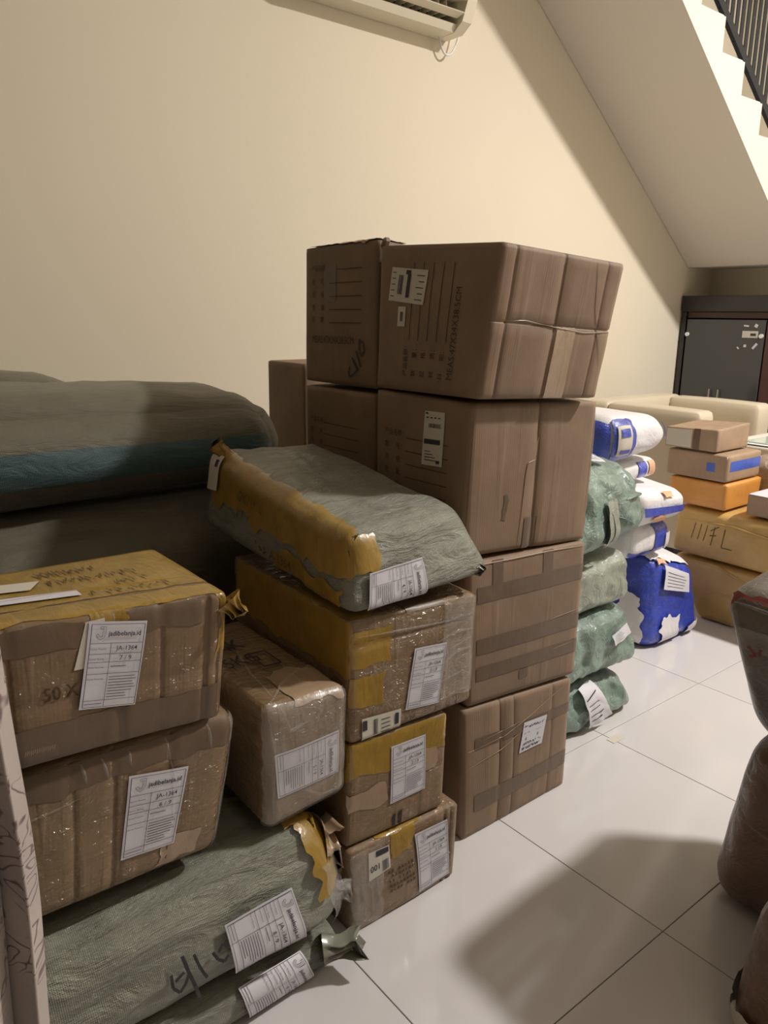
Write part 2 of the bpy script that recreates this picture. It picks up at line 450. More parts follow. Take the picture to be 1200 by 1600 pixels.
class Flat:
    """2-D artwork in metres on a w x h sheet: origin lower left"""
    def __init__(s): s.v = []; s.f = []
    def rect(s, x0, y0, x1, y1, nx=1, ny=1):
        nx = max(nx, int(abs(x1 - x0) / .012) + 1); ny = max(ny, int(abs(y1 - y0) / .012) + 1)
        n = len(s.v)
        for j in range(ny + 1):
            for i in range(nx + 1): s.v.append((x0 + (x1 - x0) * i / nx, y0 + (y1 - y0) * j / ny))
        for j in range(ny):
            for i in range(nx):
                a = n + j * (nx + 1) + i; s.f.append((a, a + 1, a + nx + 2, a + nx + 1))
        return s
    def line(s, pts, w):
        for (a, b) in zip(pts[:-1], pts[1:]):
            dx, dy = b[0] - a[0], b[1] - a[1]; L = math.hypot(dx, dy) or 1e-6
            m = max(1, int(L / .012)); n = len(s.v); px, py = -dy / L * w / 2, dx / L * w / 2
            for i in range(m + 1):
                x = a[0] + dx * i / m; y = a[1] + dy * i / m
                s.v += [(x + px, y + py), (x - px, y - py)]
            for i in range(m):
                q = n + 2 * i; s.f.append((q, q + 1, q + 3, q + 2))
        return s
    def text(s, x, y, t, size, center=False, bold=0.0, maxw=None, rot=0):
        v, f, w = text2d(t, size, bold); k = 1.0
        if maxw and w > maxw: k = maxw / w
        n = len(s.v); ox = -w * k / 2 if center else 0
        c, sn = math.cos(rot), math.sin(rot)
        for a, b in v:
            a = a * k + ox; s.v.append((x + a * c - b * sn, y + a * sn + b * c))
        s.f += [tuple(n + q for q in ff) for ff in f]
        return s

# ------------------------------------------------------------------ parcels
FACES = {  # face: (normal axis, sign, u axis, u sign, v axis, v sign)
    '+x': (0, 1, 1, 1, 2, 1), '-x': (0, -1, 1, -1, 2, 1), '-y': (1, -1, 0, 1, 2, 1),
    '+y': (1, 1, 0, -1, 2, 1), '+z': (2, 1, 1, 1, 0, -1), '-z': (2, -1, 1, 1, 0, 1)}
class Parcel:
    def __init__(s, name, x, y, z, label, cat, mat, group=None, r=.008, bulge=.004, amp=.0015, freq=6.0, fold=0.0, foldf=(8, 8, 3),
                 corners=None, creases=(), n=14, seed=0, power=2.0, body='body', dent=None, top=0.0):
        s.top = top
        s.c = Vector(((x[0] + x[1]) / 2, (y[0] + y[1]) / 2, (z[0] + z[1]) / 2))
        s.h = Vector(((x[1] - x[0]) / 2, (y[1] - y[0]) / 2, (z[1] - z[0]) / 2))
        s.r = min(r, min(s.h) * .98); s.bulge = bulge; s.amp = amp; s.freq = freq; s.fold = fold; s.foldf = foldf
        s.corn = corners or {}; s.creases = creases; s.seed = Vector((seed * 3.7 + 1.3, seed * 1.9, seed * 5.1)); s.pw = power
        s.dent = dent
        s.root = empty(name, (s.c.x, s.c.y, z[0]), label, cat, group)
        # nodes per axis
        s.nodes = []
        for ax in range(3):
            t = set()
            for i in range(n + 1):
                q = -1 + 2 * i / n; t.add(round(.45 * q + .55 * math.sin(q * PI / 2), 4))
            for cr in creases:
                if cr[1] == ax:
                    for d in (-1.6, -.8, 0, .8, 1.6): t.add(round(max(-1, min(1, cr[2] + d * cr[4] / s.h[ax])), 4))
            s.nodes.append(sorted(t))
        s._body(mat, body)
    def P(s, c, cr=True, stiff=False):
        """surface point for a point c of the unit cube surface; stiff = paper that bridges the folds"""
        h = s.h; r = s.r
        p = Vector((c[0] * h[0], c[1] * h[1], c[2] * h[2]))
        q = Vector([max(-(h[a] - r), min(h[a] - r, p[a])) for a in range(3)])
        d = p - q
        L = d.length
        nrm = d / L if L > 1e-9 else Vector((0, 0, 1))
        if s.pw != 2.0:
            L2 = sum(abs(k) ** s.pw for k in d) ** (1 / s.pw)
            out = q + d / max(L2, 1e-9) * r
        else: out = q + nrm * r
        cc_ = sorted(abs(k) for k in c)
        w = (1 - cc_[0] ** 2) * (1 - cc_[1] ** 2)
        off = s.bulge * w
        fb, ff = 1.0, 1.0
        if nrm.z < 0: fb = ff = (1 - nrm.z ** 2)
        else:
            fb = ff = 1 - (1 - s.top) * nrm.z ** 2
        if nrm.x < 0: fb *= 1 - .9 * nrm.x ** 2; ff *= 1 - .6 * nrm.x ** 2
        off *= fb
        o_keep = off; off = 0.0
        if s.amp or s.fold:
            nn = out * s.freq + s.seed
            va = noise.noise(nn) + .5 * noise.noise(nn * 2.3)
            if stiff: va = .3 * va + .45
            off += s.amp * va
            if s.fold:
                g = Vector((out.x * s.foldf[0], out.y * s.foldf[1], out.z * s.foldf[2])) + s.seed * 1.7
                wv = noise.noise(out * 5 + s.seed)
                g += Vector((wv, wv * .6, wv)) * .9
                vf = (1 - abs(noise.noise(g)) * 2.2) * .7 + .35 * (1 - abs(noise.noise(g * 2.1)) * 2.2)
                if stiff: vf = .25 * vf + .78
                off += s.fold * vf
        off = o_keep + off * ff
        for (fax, ax, pos, dep, wid) in (s.creases if cr else ()):
            f = FACES[fax]
            if abs(c[f[0]] * f[1] - 1) < 1e-4:
                t = (c[ax] - pos) * h[ax] / wid
                if abs(t) < 3: off -= dep * math.exp(-t * t)
        out = out + nrm * off
        if s.dent: out = s.dent(out, c)
        if s.corn:
            e = Vector((0, 0, 0))
            u = [(out[a] / h[a] + 1) / 2 for a in range(3)]
            for (i, j, k), dv in s.corn.items():
                w = (u[0] if i > 0 else 1 - u[0]) * (u[1] if j > 0 else 1 - u[1]) * (u[2] if k > 0 else 1 - u[2])
                e += Vector(dv) * w
            out = out + e
        return s.c + out
    def cube(s, face, u, v):
        f = FACES[face]; c = [0, 0, 0]; c[f[0]] = f[1]; c[f[2]] = u * f[3]; c[f[4]] = v * f[5]
        return c
    def at(s, face, u, v, off=0.0):
        """u,v may run past +-1: the sheet then folds over onto the next face"""
        f = FACES[face]; c = [0.0, 0.0, 0.0]; c[f[0]] = f[1]; c[f[2]] = u * f[3]; c[f[4]] = v * f[5]
        for ax in (f[2], f[4]):
            if abs(c[ax]) > 1:
                over = (abs(c[ax]) - 1) * s.h[ax] / s.h[f[0]]
                c[ax] = 1 if c[ax] > 0 else -1
                c[f[0]] = f[1] * (abs(c[f[0]]) - over)
        s._cr = off < .002; s._st = off >= .0045
        p = s.P(c, s._cr, s._st)
        if off:
            e = .004
            def lim(cc): return [max(-1, min(1, q)) for q in cc]
            # outward normal by finite differences on the wrapped surface
            a = s._raw(face, u + e, v) - s._raw(face, u - e, v); b = s._raw(face, u, v + e) - s._raw(face, u, v - e)
            n = a.cross(b)
            sg = f[1] * f[3] * f[5] * (1 if (f[0], f[2], f[4]) in ((0, 1, 2), (1, 2, 0), (2, 0, 1)) else -1)
            n = n * sg
            n = n.normalized() if n.length > 1e-12 else Vector((0, 0, 1))
            p = p + n * off
        return p
    def _raw(s, face, u, v):
        f = FACES[face]; c = [0.0, 0.0, 0.0]; c[f[0]] = f[1]; c[f[2]] = u * f[3]; c[f[4]] = v * f[5]
        for ax in (f[2], f[4]):
            if abs(c[ax]) > 1:
                over = (abs(c[ax]) - 1) * s.h[ax] / s.h[f[0]]
                c[ax] = 1 if c[ax] > 0 else -1
                c[f[0]] = f[1] * (abs(c[f[0]]) - over)
        return s.P(c, s._cr, s._st)
    def _body(s, mat, name):
        vs = []; idx = {}; fs = []; uvs = []
        org = s.root.location
        for fi, (fc, f) in enumerate(FACES.items()):
            U = [q * f[3] for q in s.nodes[f[2]]]; U.sort()
            V = [q * f[5] for q in s.nodes[f[4]]]; V.sort()
            grid = {}
            for i, u in enumerate(U):
                for j, v in enumerate(V):
                    c = s.cube(fc, u, v); key = (round(c[0], 4), round(c[1], 4), round(c[2], 4))
                    if key not in idx:
                        idx[key] = len(vs); vs.append(s.P(c) - org)
                    grid[i, j] = idx[key]
            hu, hv = s.h[f[2]], s.h[f[4]]
            flip = (f[1] * f[3] * f[5] * (1 if (f[0], f[2], f[4]) in ((0, 1, 2), (1, 2, 0), (2, 0, 1)) else -1)) < 0
            for i in range(len(U) - 1):
                for j in range(len(V) - 1):
                    q = [(i, j), (i + 1, j), (i + 1, j + 1), (i, j + 1)]
                    if flip: q = q[::-1]
                    fs.append(tuple(grid[a] for a in q))
                    uo = s.seed.x + fi * .37
                    uvs.append([(U[a[0]] * hu, V[a[1]] * hv + fi * 3.0) for a in q])
        s.body = mesh_obj(name, vs, fs, mat, s.root, uvs)
    # world (a, b) on a face -> u, v of the undistorted box
    def uv(s, face, a, b):
        f = FACES[face]
        return ((a - s.c[f[2]]) / s.h[f[2]] * f[3], (b - s.c[f[4]]) / s.h[f[4]] * f[5])
    def patch(s, face, u0, u1, v0, v1, mat, name='packing_tape', off=.0010, ragged=0.0, seed=0, shear=0.0):
        """sheet that follows the surface between fractions (-1..1, may pass the edge)"""
        f = FACES[face]; hu, hv = s.h[f[2]], s.h[f[4]]
        nu = max(4, int((u1 - u0) * hu / .009)); nv = max(4, int((v1 - v0) * hv / .009))
        nu = min(nu, 70); nv = min(nv, 70)
        vs = []; fs = []; uvs = []; org = s.root.location; P2 = []
        for j in range(nv + 1):
            for i in range(nu + 1):
                tu, tv = i / nu, j / nv
                u = u0 + (u1 - u0) * tu; v = v0 + (v1 - v0) * tv + shear * tu
                if ragged:
                    av, bu = v * hv, u * hu
                    def rg(q, k): return ragged * (noise.noise(Vector((q * 14, seed * 3.1 + k * 7, 0))) + .4 * noise.noise(Vector((q * 45, seed * 3.1, k * 9 + 4.)))) * 1.6
                    u += (rg(av, 1) * (1 - tu) + rg(av, 2) * tu) / hu; v += (rg(bu, 3) * (1 - tv) + rg(bu, 4) * tv) / hv
                vs.append(s.at(face, u, v, off) - org); P2.append((u * hu, v * hv))
        for j in range(nv):
            for i in range(nu):
                a = j * (nu + 1) + i; q = (a, a + 1, a + nu + 2, a + nu + 1)
                fs.append(q); uvs.append([P2[k] for k in q])
        o = mesh_obj(name, vs, fs, mat, s.root, uvs)
        return o
    def sheet(s, face, quad, mat, name='shipping_label', off=.0022, n=(18, 24), parent=None):
        """quad: world (a,b) coords of TL, TR, BR, BL on the face; returns mapper for artwork"""
        q = [s.uv(face, *p) for p in quad]
        def mp(x, y, o=off):   # x right 0..1, y up 0..1
            tl, tr, br, bl = q
            u = (tl[0] * (1 - x) + tr[0] * x) * y + (bl[0] * (1 - x) + br[0] * x) * (1 - y)
            v = (tl[1] * (1 - x) + tr[1] * x) * y + (bl[1] * (1 - x) + br[1] * x) * (1 - y)
            return s.at(face, u, v, o)
        org = s.root.location
        o = None
        if mat:
            vs = []; fs = []
            for j in range(n[1] + 1):
                for i in range(n[0] + 1): vs.append(mp(i / n[0], j / n[1]) - org)
            for j in range(n[1]):
                for i in range(n[0]):
                    a = j * (n[0] + 1) + i; fs.append((a, a + 1, a + n[0] + 2, a + n[0] + 1))
            o = mesh_obj(name, vs, fs, mat, parent or s.root)
        return o, mp
    def art(s, flat, W, H, mp, mat, parent, name='print', off=.0030):
        org = s.root.location
        vs = [mp(a / W, b / H, off) - org for a, b in flat.v]
        return mesh_obj(name, vs, flat.f, mat, parent or s.root, smooth=False)
    def printing(s, face, a0, a1, b0, b1, flat, W, H, mat, name='printing', rot=0, off=.0016):
        """flat artwork straight on the surface; rot 90 = text reads upwards"""
        quad = [(a0, b1), (a1, b1), (a1, b0), (a0, b0)]
        if rot == 90: quad = [(a0, b0), (a0, b1), (a1, b1), (a1, b0)]
        if rot == -90: quad = [(a1, b1), (a1, b0), (a0, b0), (a0, b1)]
        _, mp = s.sheet(face, quad, None)
        return s.art(flat, W, H, mp, mat, s.root, name, off)
    def wraplines(s, face, specs, mat=None, name='wrap_crease'):
        """thin raised ridges of cling film: list of polylines in u,v"""
        org = s.root.location
        fl_ = []
        for pts, w in specs:
            vs = []; fs = []
            n = 0
            P3 = []
            for (a, b) in zip(pts[:-1], pts[1:]):
                m = 8
                for i in range(m + (1 if (a, b) == (pts[-2], pts[-1]) else 0)):
                    t = i / m; P3.append((a[0] + (b[0] - a[0]) * t, a[1] + (b[1] - a[1]) * t))
            for i, (u, v) in enumerate(P3):
                k = math.sin(PI * i / (len(P3) - 1)) * .8 + .2
                c0 = s.at(face, u, v, .001 + w * k)
                nx = P3[min(i + 1, len(P3) - 1)]; pv = P3[max(i - 1, 0)]
                du, dv = nx[0] - pv[0], nx[1] - pv[1]; L = math.hypot(du, dv) or 1
                e = w * k / s.h[FACES[face][2]], w * k / s.h[FACES[face][4]]
                vs += [s.at(face, u - dv / L * e[0], v + du / L * e[1], .0008) - org, c0 - org, s.at(face, u + dv / L * e[0], v - du / L * e[1], .0008) - org]
            for i in range(len(P3) - 1):
                q = 3 * i; fs += [(q, q + 1, q + 4, q + 3), (q + 1, q + 2, q + 5, q + 4)]
            fl_.append((vs, fs))
        for vs, fs in fl_: mesh_obj(name, vs, fs, mat or M['film_clear'], s.root)

def order_art(no, W=.098, H=.15, logo=True):
    a = Flat(); m = .004; lw = .0008
    def L(x0, y0, x1, y1, w=lw): a.line([(x0, y0), (x1, y1)], w)
    L(m, m, W - m, m); L(m, H - m, W - m, H - m); L(m, m, m, H - m, .0012); L(W - m, m, W - m, H - m, .0012)
    ys = [H - .036, H - .054, H - .068, H - .088, .016]
    for y in ys: L(m, y, W - m, y)
    vx = W * .40
    L(vx, m, vx, ys[0])
    # emblem: outlined letter J with a small leaf-like foot
    ex, ey, k = .010, H - .030, 1.0
    J = [(.009, .022), (.018, .022), (.018, .009), (.015, .003), (.010, .000), (.005, .003), (.002, .008), (.006, .010), (.008, .006), (.012, .006), (.013, .010), (.013, .018), (.009, .018), (.009, .022)]
    a.line([(ex + x, ey + y) for x, y in J], .0006)
    a.line([(ex + .012, ey + .019), (ex + .0155, ey + .019), (ex + .0155, ey + .009), (ex + .011, ey + .003), (ex + .004, ey + .006)], .0004)
    a.text(W * .33, H - .0235, 'jadibelanja.id', .0080, bold=.018, maxw=W * .57)
    cx = (vx + W - m) / 2
    a.text(cx, ys[0] - .0125, 'JA-1364', .0078, True, .004)
    a.text(cx, ys[1] - .0115, no, .0082, True, .004)
    for y, t in zip((ys[0] - .011, ys[1] - .010, ys[2] - .010, ys[3] - .010), ('Nomor Pesanan', 'Nomor Barang', 'Nama Penerima', 'Alamat Penerima')):
        a.text(m + .0015, y, t, .0028, maxw=vx - m - .004)
    L(vx + .003, ys[2] - .008, vx + .030, ys[2] - .008, .0012)
    for q in range(8):
        w = (W - m - vx - .006) * (1 if q < 6 else .7)
        L(vx + .003, ys[3] - .006 - q * .0050, vx + .003 + w * (.93 + .07 * math.sin(q * 2.1)), ys[3] - .006 - q * .0050, .0011)
    L(m + .002, .010, vx - .004, .010, .001)
    return a, W, H
def order_label(p, face, quad, no, off=.0024):
    o, mp = p.sheet(face, quad, M['label'], off=off)
    tag(o, 'white shipping label marked JA-1364 and ' + no)
    a, W, H = order_art(no)
    p.art(a, W, H, mp, M['ink'], o, off=off + .0014)
    return o
def scribble(a, x, y, w, h, n, lw=.003, seed=1):
    """a row of unreadable pen strokes"""
    rnd = random.Random(seed); cw = w / n
    for i in range(n):
        if rnd.random() < .12: continue
        x0 = x + i * cw; p = [(x0 + rnd.random() * cw * .5, y + h * rnd.choice((0, .2, .8, 1)))]
        for k in range(rnd.choice((2, 3, 3))): p.append((x0 + rnd.random() * cw * .8, y + h * rnd.random()))
        a.line(p, lw)
def barcode(a, x, y, w, h, n=26, seed=1):
    rnd = random.Random(seed); t = x
    while t < x + w:
        bw = rnd.choice((.0006, .001, .0016)); a.rect(t, y, t + bw, y + h); t += bw + rnd.choice((.0006, .001, .0014))

# ---- tall carton stack (front column, seen on its long side) and the column behind it
def meas_art(W=.34, H=.38, lines=5, mirror=False):
    a = Flat(); rows = ['产品名称：', '数      量：', '规      格：', '材      质：', '日      期：']
    return a
CG = 'large brown export cartons in the tall stack'
A1 = Parcel('carton', (-1.60, -1.229), (1.262, 1.681), (0, .375), 'brown carton at the foot of the tall front stack, small white sticker', 'carton', M['card'], CG,
            r=.007, bulge=.006, amp=.002, corners={(1, -1, 1): (0, -.018, .012), (1, 1, 1): (0, 0, -.03), (1, 1, -1): (0, 0, 0)}, seed=1,
            creases=[('+x', 1, -.37, .003, .003), ('+x', 1, -.12, .0025, .003), ('+x', 1, .62, .002, .004)])
A2 = Parcel('carton', (-1.60, -1.229), (1.262, 1.69), (.39, .765), 'brown carton second from the floor in the tall front stack, wide tape bands', 'carton', M['card'], CG,
            r=.007, bulge=.003, amp=.0015, corners={(1, -1, 1): (0, -.02, .008), (1, 1, 1): (0, .006, -.016), (1, 1, -1): (0, 0, -.034)}, seed=2)
A3 = Parcel('carton', (-1.603, -1.24), (1.258, 1.703), (.778, 1.147), 'brown carton third from the floor in the tall front stack, courier label', 'carton', M['card'], CG,
            r=.007, bulge=.005, amp=.002, corners={(1, -1, 1): (0, -.01, .006), (1, 1, 1): (0, .012, -.016), (1, 1, -1): (0, .0, -.027), (1, -1, -1): (0, -.02, .010), (-1, -1, 1): (0, 0, .010)}, seed=3,
            creases=[('+x', 1, .02, .006, .005)])
A4 = Parcel('carton', (-1.603, -1.205), (1.25, 1.68), (1.165, 1.505), 'brown carton on top of the tall front stack, overhanging, MEAS on its end', 'carton', M['card'], CG,
            r=.009, bulge=.004, amp=.003, corners={(1, -1, 1): (.02, .018, -.004), (1, 1, 1): (.022, .022, -.03), (1, 1, -1): (0, -.02, -.022), (1, -1, -1): (-.005, -.015, 0), (-1, -1, 1): (.012, .006, .010), (-1, -1, -1): (0, .005, -.006)}, seed=4,
            creases=[('+x', 1, -.78, .004, .004), ('+x', 1, -.02, .004, .004), ('+x', 1, .72, .003, .004), ('+x', 2, .02, .004, .003)])
def seam(p, face, v, mat='tape_pale', w=.05):
    pass
# tape bands
for v0, v1 in ((.44, .66), (-.28, -.06), (-.66, -.46)):
    A2.patch('+x', -.86, 1.0, v0, v1, M['tape_clear'], shear=.03)
for u0, u1 in ((.22, .40), (-.62, -.45)):
    A2.patch('+x', u0, u1, .66, 1.0, M['tape_clear'])
A2.patch('+x', -.12, .04, -.8, -.66, M['tape_clear'])
for v0, v1 in ((-.62, -.36), (.35, .52)):
    A1.patch('+x', -.80, 1.0, v0, v1, M['tape_clear'], shear=.05)
A3.patch('+x', -.12, .08, -.99, -.55, M['tape_clear'])
A3.patch('+x', -.46, -.40, -.60, -.20, M['tape_clear'], ragged=.012, name='scuff_mark')
A4.patch('+x', .02, .34, -.98, .02, M['tape_pale'])
A4.wraplines('+x', [([(-.95, .02), (-.5, .06), (0, .0), (.5, -.04), (1.0, .0)], 0.00147), ([(.05, .06), (.2, -.06)], 0.00084), ([(.5, .95), (.62, .3), (.9, -.5)], 0.00084)], M['tape_pale'], 'tape_ridge')
A1.wraplines('+x', [([(-.9, .35), (-.3, .42), (.2, .6), (.9, .93)], 0.00126), ([(-.9, .1), (-.35, .22), (.3, .52)], 0.00105), ([(-.7, .46), (0, .56)], 0.00084)], M['tape_pale'], 'tape_ridge')
A2.wraplines('+x', [([(-.98, .97), (-.3, .96), (.3, .97), (.98, .95)], 0.00168), ([(.4, -.03), (.98, .02)], 0.00084), ([(.45, -.50), (.9, -.46)], 0.00084)], M['tape_pale'], 'tape_ridge')
A3.wraplines('+x', [([(-.2, -1.0), (-.16, .0), (-.14, .2), (.0, .25)], 0.00126), ([(.0, .3), (.02, .98)], 0.00126), ([(-.98, -.9), (-.96, .9)], 0.00126), ([(.97, -.9), (.99, .9)], 0.00126)], M['tape_pale'], 'board_crease')
# white flute label on A1
o, mp = A1.sheet('+x', [(1.483, .285), (1.578, .283), (1.560, .196), (1.465, .194)], M['label'])
a = Flat(); W, H = .095, .09
scribble(a, .005, .070, .083, .0085, 16, .0022, 21)
scribble(a, .008, .054, .025, .004, 6, .001, 22); scribble(a, .055, .054, .024, .004, 5, .001, 23)
a.text(.016, .034, '8', .009); a.text(.064, .036, '8', .009)
scribble(a, .006, .020, .078, .008, 13, .002, 24); scribble(a, .006, .006, .078, .009, 12, .0024, 25)
A1.art(a, W, H, mp, M['ink'], o)
# A4: print on the end face, reading upwards
W, H = .34, .20
a = Flat()
a.text(.012, .012, 'MEAS:47X34X38.5CM', .0175, maxw=.25)
rows = ['日      期：', '材      质：', '规      格：', '数      量：', '产品名称：']
for q, t in enumerate(rows):
    y = .045 + q * .031
    a.text(.012, y, t, .0125); a.line([(.105, y - .002), (.30, y - .002)], .0022)
A4.printing('-y', -1.505, -1.290, 1.192, 1.500, a, .34, .20, M['ink_brown'], rot=90)
o, mp = A4.sheet('-y', [(-1.549, 1.454), (-1.419, 1.446), (-1.426, 1.368), (-1.559, 1.378)], M['label_old'])
a = Flat(); a.rect(.062, .012, .074, .068); barcode(a, .030, .018, .016, .045, seed=3)
for q in range(5): a.line([(.006, .012 + q * .014), (.020, .012 + q * .014)], .002); a.line([(.095 + (q % 2) * .008, .010 + q * .014), (.122, .010 + q * .014)], .002)
a.rect(.055, .066, .072, .076)
A4.art(a, .13, .08, mp, M['ink'], o); tag(o, 'white courier label with a black bar')
o, mp = A4.sheet('-y', [(-1.519, 1.364), (-1.490, 1.364), (-1.490, 1.318), (-1.519, 1.318)], M['label_old'], name='small_sticker')
a = Flat(); barcode(a, .010, .012, .012, .022, seed=5); A4.art(a, .03, .046, mp, M['ink'], o)
# A3 end print, upright
a = Flat()
rows = ['产品名称：', '款      号：', '规      格：', '数      量：', '日      期：']
for q, t in enumerate(rows):
    y = .20 - q * .033
    a.text(.010, y, t, .013); a.line([(.100, y - .002), (.26, y - .002)], .0022)
a.text(.07, .016, 'MEAS:47X34X38.5CM', .016, maxw=.19)
A3.printing('-y', -1.570, -1.300, .840, 1.068, a, .27, .228, M['ink_brown'])
o, mp = A3.sheet('-y', [(-1.401, 1.113), (-1.328, 1.116), (-1.329, .985), (-1.403, .982)], M['label_old'])
a = Flat(); a.rect(.005, .052, .062, .064); barcode(a, .018, .092, .045, .010, seed=8); a.rect(.004, .124, .014, .128)
for q in range(4): a.line([(.010, .034 - q * .007), (.03 + q * .009, .034 - q * .007)], .0018); a.line([(.008 + q * .014, .116), (.016 + q * .014, .116)], .003)
a.rect(.052, .006, .064, .014)
A3.art(a, .073, .131, mp, M['ink'], o); tag(o, 'white courier label with a black bar')

# rear column
def rear(z0, z1, label, seed, **k):
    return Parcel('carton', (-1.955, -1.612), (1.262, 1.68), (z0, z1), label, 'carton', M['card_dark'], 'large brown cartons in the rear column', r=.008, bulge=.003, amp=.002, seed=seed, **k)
B1 = rear(0, .375, 'brown carton at the foot of the rear column, hidden behind the strapped parcels', 11)
B2 = rear(.382, .757, 'brown carton second from the floor in the rear column, mostly hidden behind parcels', 12)
B3 = rear(.765, 1.142, 'brown carton below the top one in the rear column, ruled lines showing', 13)
B4 = rear(1.153, 1.508, 'brown carton on top of the rear column, marked 410 in black marker', 14, corners={(-1, -1, 1): (.01, 0, .02), (1, -1, 1): (0, 0, .025), (1, 1, 1): (.0, 0, -.01), (-1, 1, 1): (0, 0, -.01)})
a = Flat()
a.text(.010, .245, '产品名称：', .012)
for q, t in enumerate(['款      号', '规      格', '数      量', '日      期']):
    y = .210 - q * .032
    a.text(.012, y, t, .012)
for q in range(5): a.line([(.10 + (.04 if q == 0 else 0), .245 - q * .033), (.25, .245 - q * .033)], .0022)
a.text(.012, .06, 'MEAS:47X34X38.5CM', .019, maxw=.205)
B4.printing('-y', -1.925, -1.655, 1.20, 1.478, a, .27, .278, M['ink_brown'])
a = Flat(); w = .006
a.line([(.010, .03), (.004, .012), (.010, .004), (.028, .010), (.040, .020)], w); a.line([(.022, .052), (.048, .020)], w)
a.line([(.040, .070), (.062, .030)], w); a.line([(.055, .098), (.075, .090), (.078, .070), (.066, .058), (.055, .068), (.056, .098)], w)
B4.printing('-y', -1.735, -1.655, 1.175, 1.280, a, .085, .105, M['marker'], name='handwriting')
B4.patch('-y', -.40, -.05, .20, .72, M['tape_clear'])
a = Flat()
a.text(.010, .18, '产品名称：', .012)
for q, t in enumerate(['款      号', '规      格', '数      量', '日      期']): a.text(.012, .148 - q * .032, t, .012)
for q in range(5): a.line([(.08, .18 - q * .033), (.25, .18 - q * .033)], .0022)
B3.printing('-y', -1.935, -1.665, .86, 1.06, a, .27, .20, M['ink_brown'])
# crumpled flap where the two top cartons meet
for p, lo in ((B4, .93),):
    p.patch('+z', -1.0, -.5, -.98, .9, M['card_edge'], name='flap_edge', off=.003, ragged=.01)
MB().box(-1.60, -1.585, 1.262, 1.285, 1.505, 1.535, .006, Matrix.Rotation(.5, 3, 'Y')).build('torn_corner', M['card'], A4.root)

# lone carton behind the sacks by the wall
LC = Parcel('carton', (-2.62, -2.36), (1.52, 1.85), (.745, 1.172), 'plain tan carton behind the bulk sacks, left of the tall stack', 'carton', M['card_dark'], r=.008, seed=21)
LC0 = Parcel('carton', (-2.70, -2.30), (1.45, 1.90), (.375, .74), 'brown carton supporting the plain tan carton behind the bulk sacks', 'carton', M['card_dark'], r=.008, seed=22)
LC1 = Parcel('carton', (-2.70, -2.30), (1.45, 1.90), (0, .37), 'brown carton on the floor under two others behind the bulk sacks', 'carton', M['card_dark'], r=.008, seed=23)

# ------------------------------------------------------------------ middle column of labelled parcels (1 to 4 of 9)
C1 = Parcel('cardboard_box', (-1.50, -1.150), (.845, 1.158), (0, .212), 'film-wrapped cardboard box on the floor in front, labelled 1 / 9', 'box', M['card_wrap'], r=.010, bulge=.004, amp=.002, seed=31,
            creases=[('+x', 1, .72, .004, .004), ('+x', 1, .84, .003, .003)], corners={(1, 1, 1): (0, .008, -.008), (1, -1, 1): (0, -.012, .01), (1, 1, -1): (0, 0, 0)})
C2 = Parcel('cardboard_box', (-1.55, -1.158), (.845, 1.118), (.222, .468), 'cardboard box with amber tape along its top, labelled 2 / 9', 'box', M['card_wrap'], r=.007, bulge=.002, amp=.001, seed=32,
            corners={(1, -1, 1): (.004, -.004, .008), (1, 1, 1): (0, .006, -.012), (1, 1, -1): (0, 0, -.010), (1, -1, -1): (0, -.012, .006)})
C3 = Parcel('cardboard_box', (-1.655, -1.150), (.838, 1.198), (.478, .752), 'long film-wrapped box with amber tape labelled 3 / 9, under the woven parcel', 'box', M['card_wrap2'], r=.012, bulge=.004, amp=.003, seed=33,
            corners={(1, -1, 1): (0, 0, .004), (1, 1, 1): (0, .0, -.016), (1, 1, -1): (-.01, 0, -.016), (1, -1, -1): (0, 0, .0), (-1, -1, 1): (.02, .0, .02)},
            creases=[('+x', 2, .58, .004, .004)])
order_label(C1, '+x', [(1.022, .183), (1.120, .183), (1.138, .018), (1.040, .016)], '1 / 9')
order_label(C2, '+x', [(.953, .434), (1.051, .434), (1.056, .294), (.957, .290)], '2 / 9')
order_label(C3, '+x', [(1.008, .659), (1.106, .651), (1.087, .508), (.987, .518)], '3 / 9')
C1.patch('+x', -.30, .10, .45, 1.06, M['tape_amber'], ragged=.01); C1.patch('+z', -.55, .25, -.99, -.80, M['tape_amber'], ragged=.01)
C1.patch('+x', -.98, -.45, -.98, .92, M['film_clear'], name='cling_film', ragged=.012, off=.003)
o, mp = C1.sheet('+x', [(.895, .190), (.950, .188), (.952, .130), (.893, .120)], M['label_old'], name='courier_label')
a = Flat(); a.rect(.020, .045, .055, .058); barcode(a, .036, .004, .016, .026, seed=11); a.text(.004, .016, '001', .013, bold=.01); C1.art(a, .058, .06, mp, M['ink'], o, off=.0033)
a = Flat(); rnd = random.Random(5)
for j in range(5):
    for i in range(8):
        if rnd.random() < .85:
            x, y = i * .0105 + j * .002, .052 - j * .0115; a.rect(x, y, x + rnd.choice((.004, .006, .007)), y + .0065)
C1.printing('+x', .945, 1.025, .055, .125, a, .088, .062, M['ink_brown'])
C1.wraplines('+x', [([(-.80, .5), (-.78, -.4), (-.74, -.9)], .003), ([(-.55, .2), (-.50, -.6)], .003), ([(-.66, .3), (-.62, -.8)], .002), ([(.15, .1), (.2, -.7)], .0015), ([(.3, .1), (.42, -.8)], .0015)])
C2.patch('+x', -1.12, 1.0, .30, 1.0, M['tape_amber'], ragged=.01); C2.patch('+x', -.98, -.25, -.35, .05, M['tape_pale'], ragged=.012, seed=3); C2.patch('+x', .45, .80, -.10, .45, M['tape_pale'], ragged=.01, seed=6, off=.002)
a = Flat(); a.line([(.004, .002), (.004, .040)], .007); a.line([(.020, .0), (.020, .044)], .008); C2.printing('+x', .967, .995, .228, .262, a, .026, .044, M['marker'], name='marker_smudge')
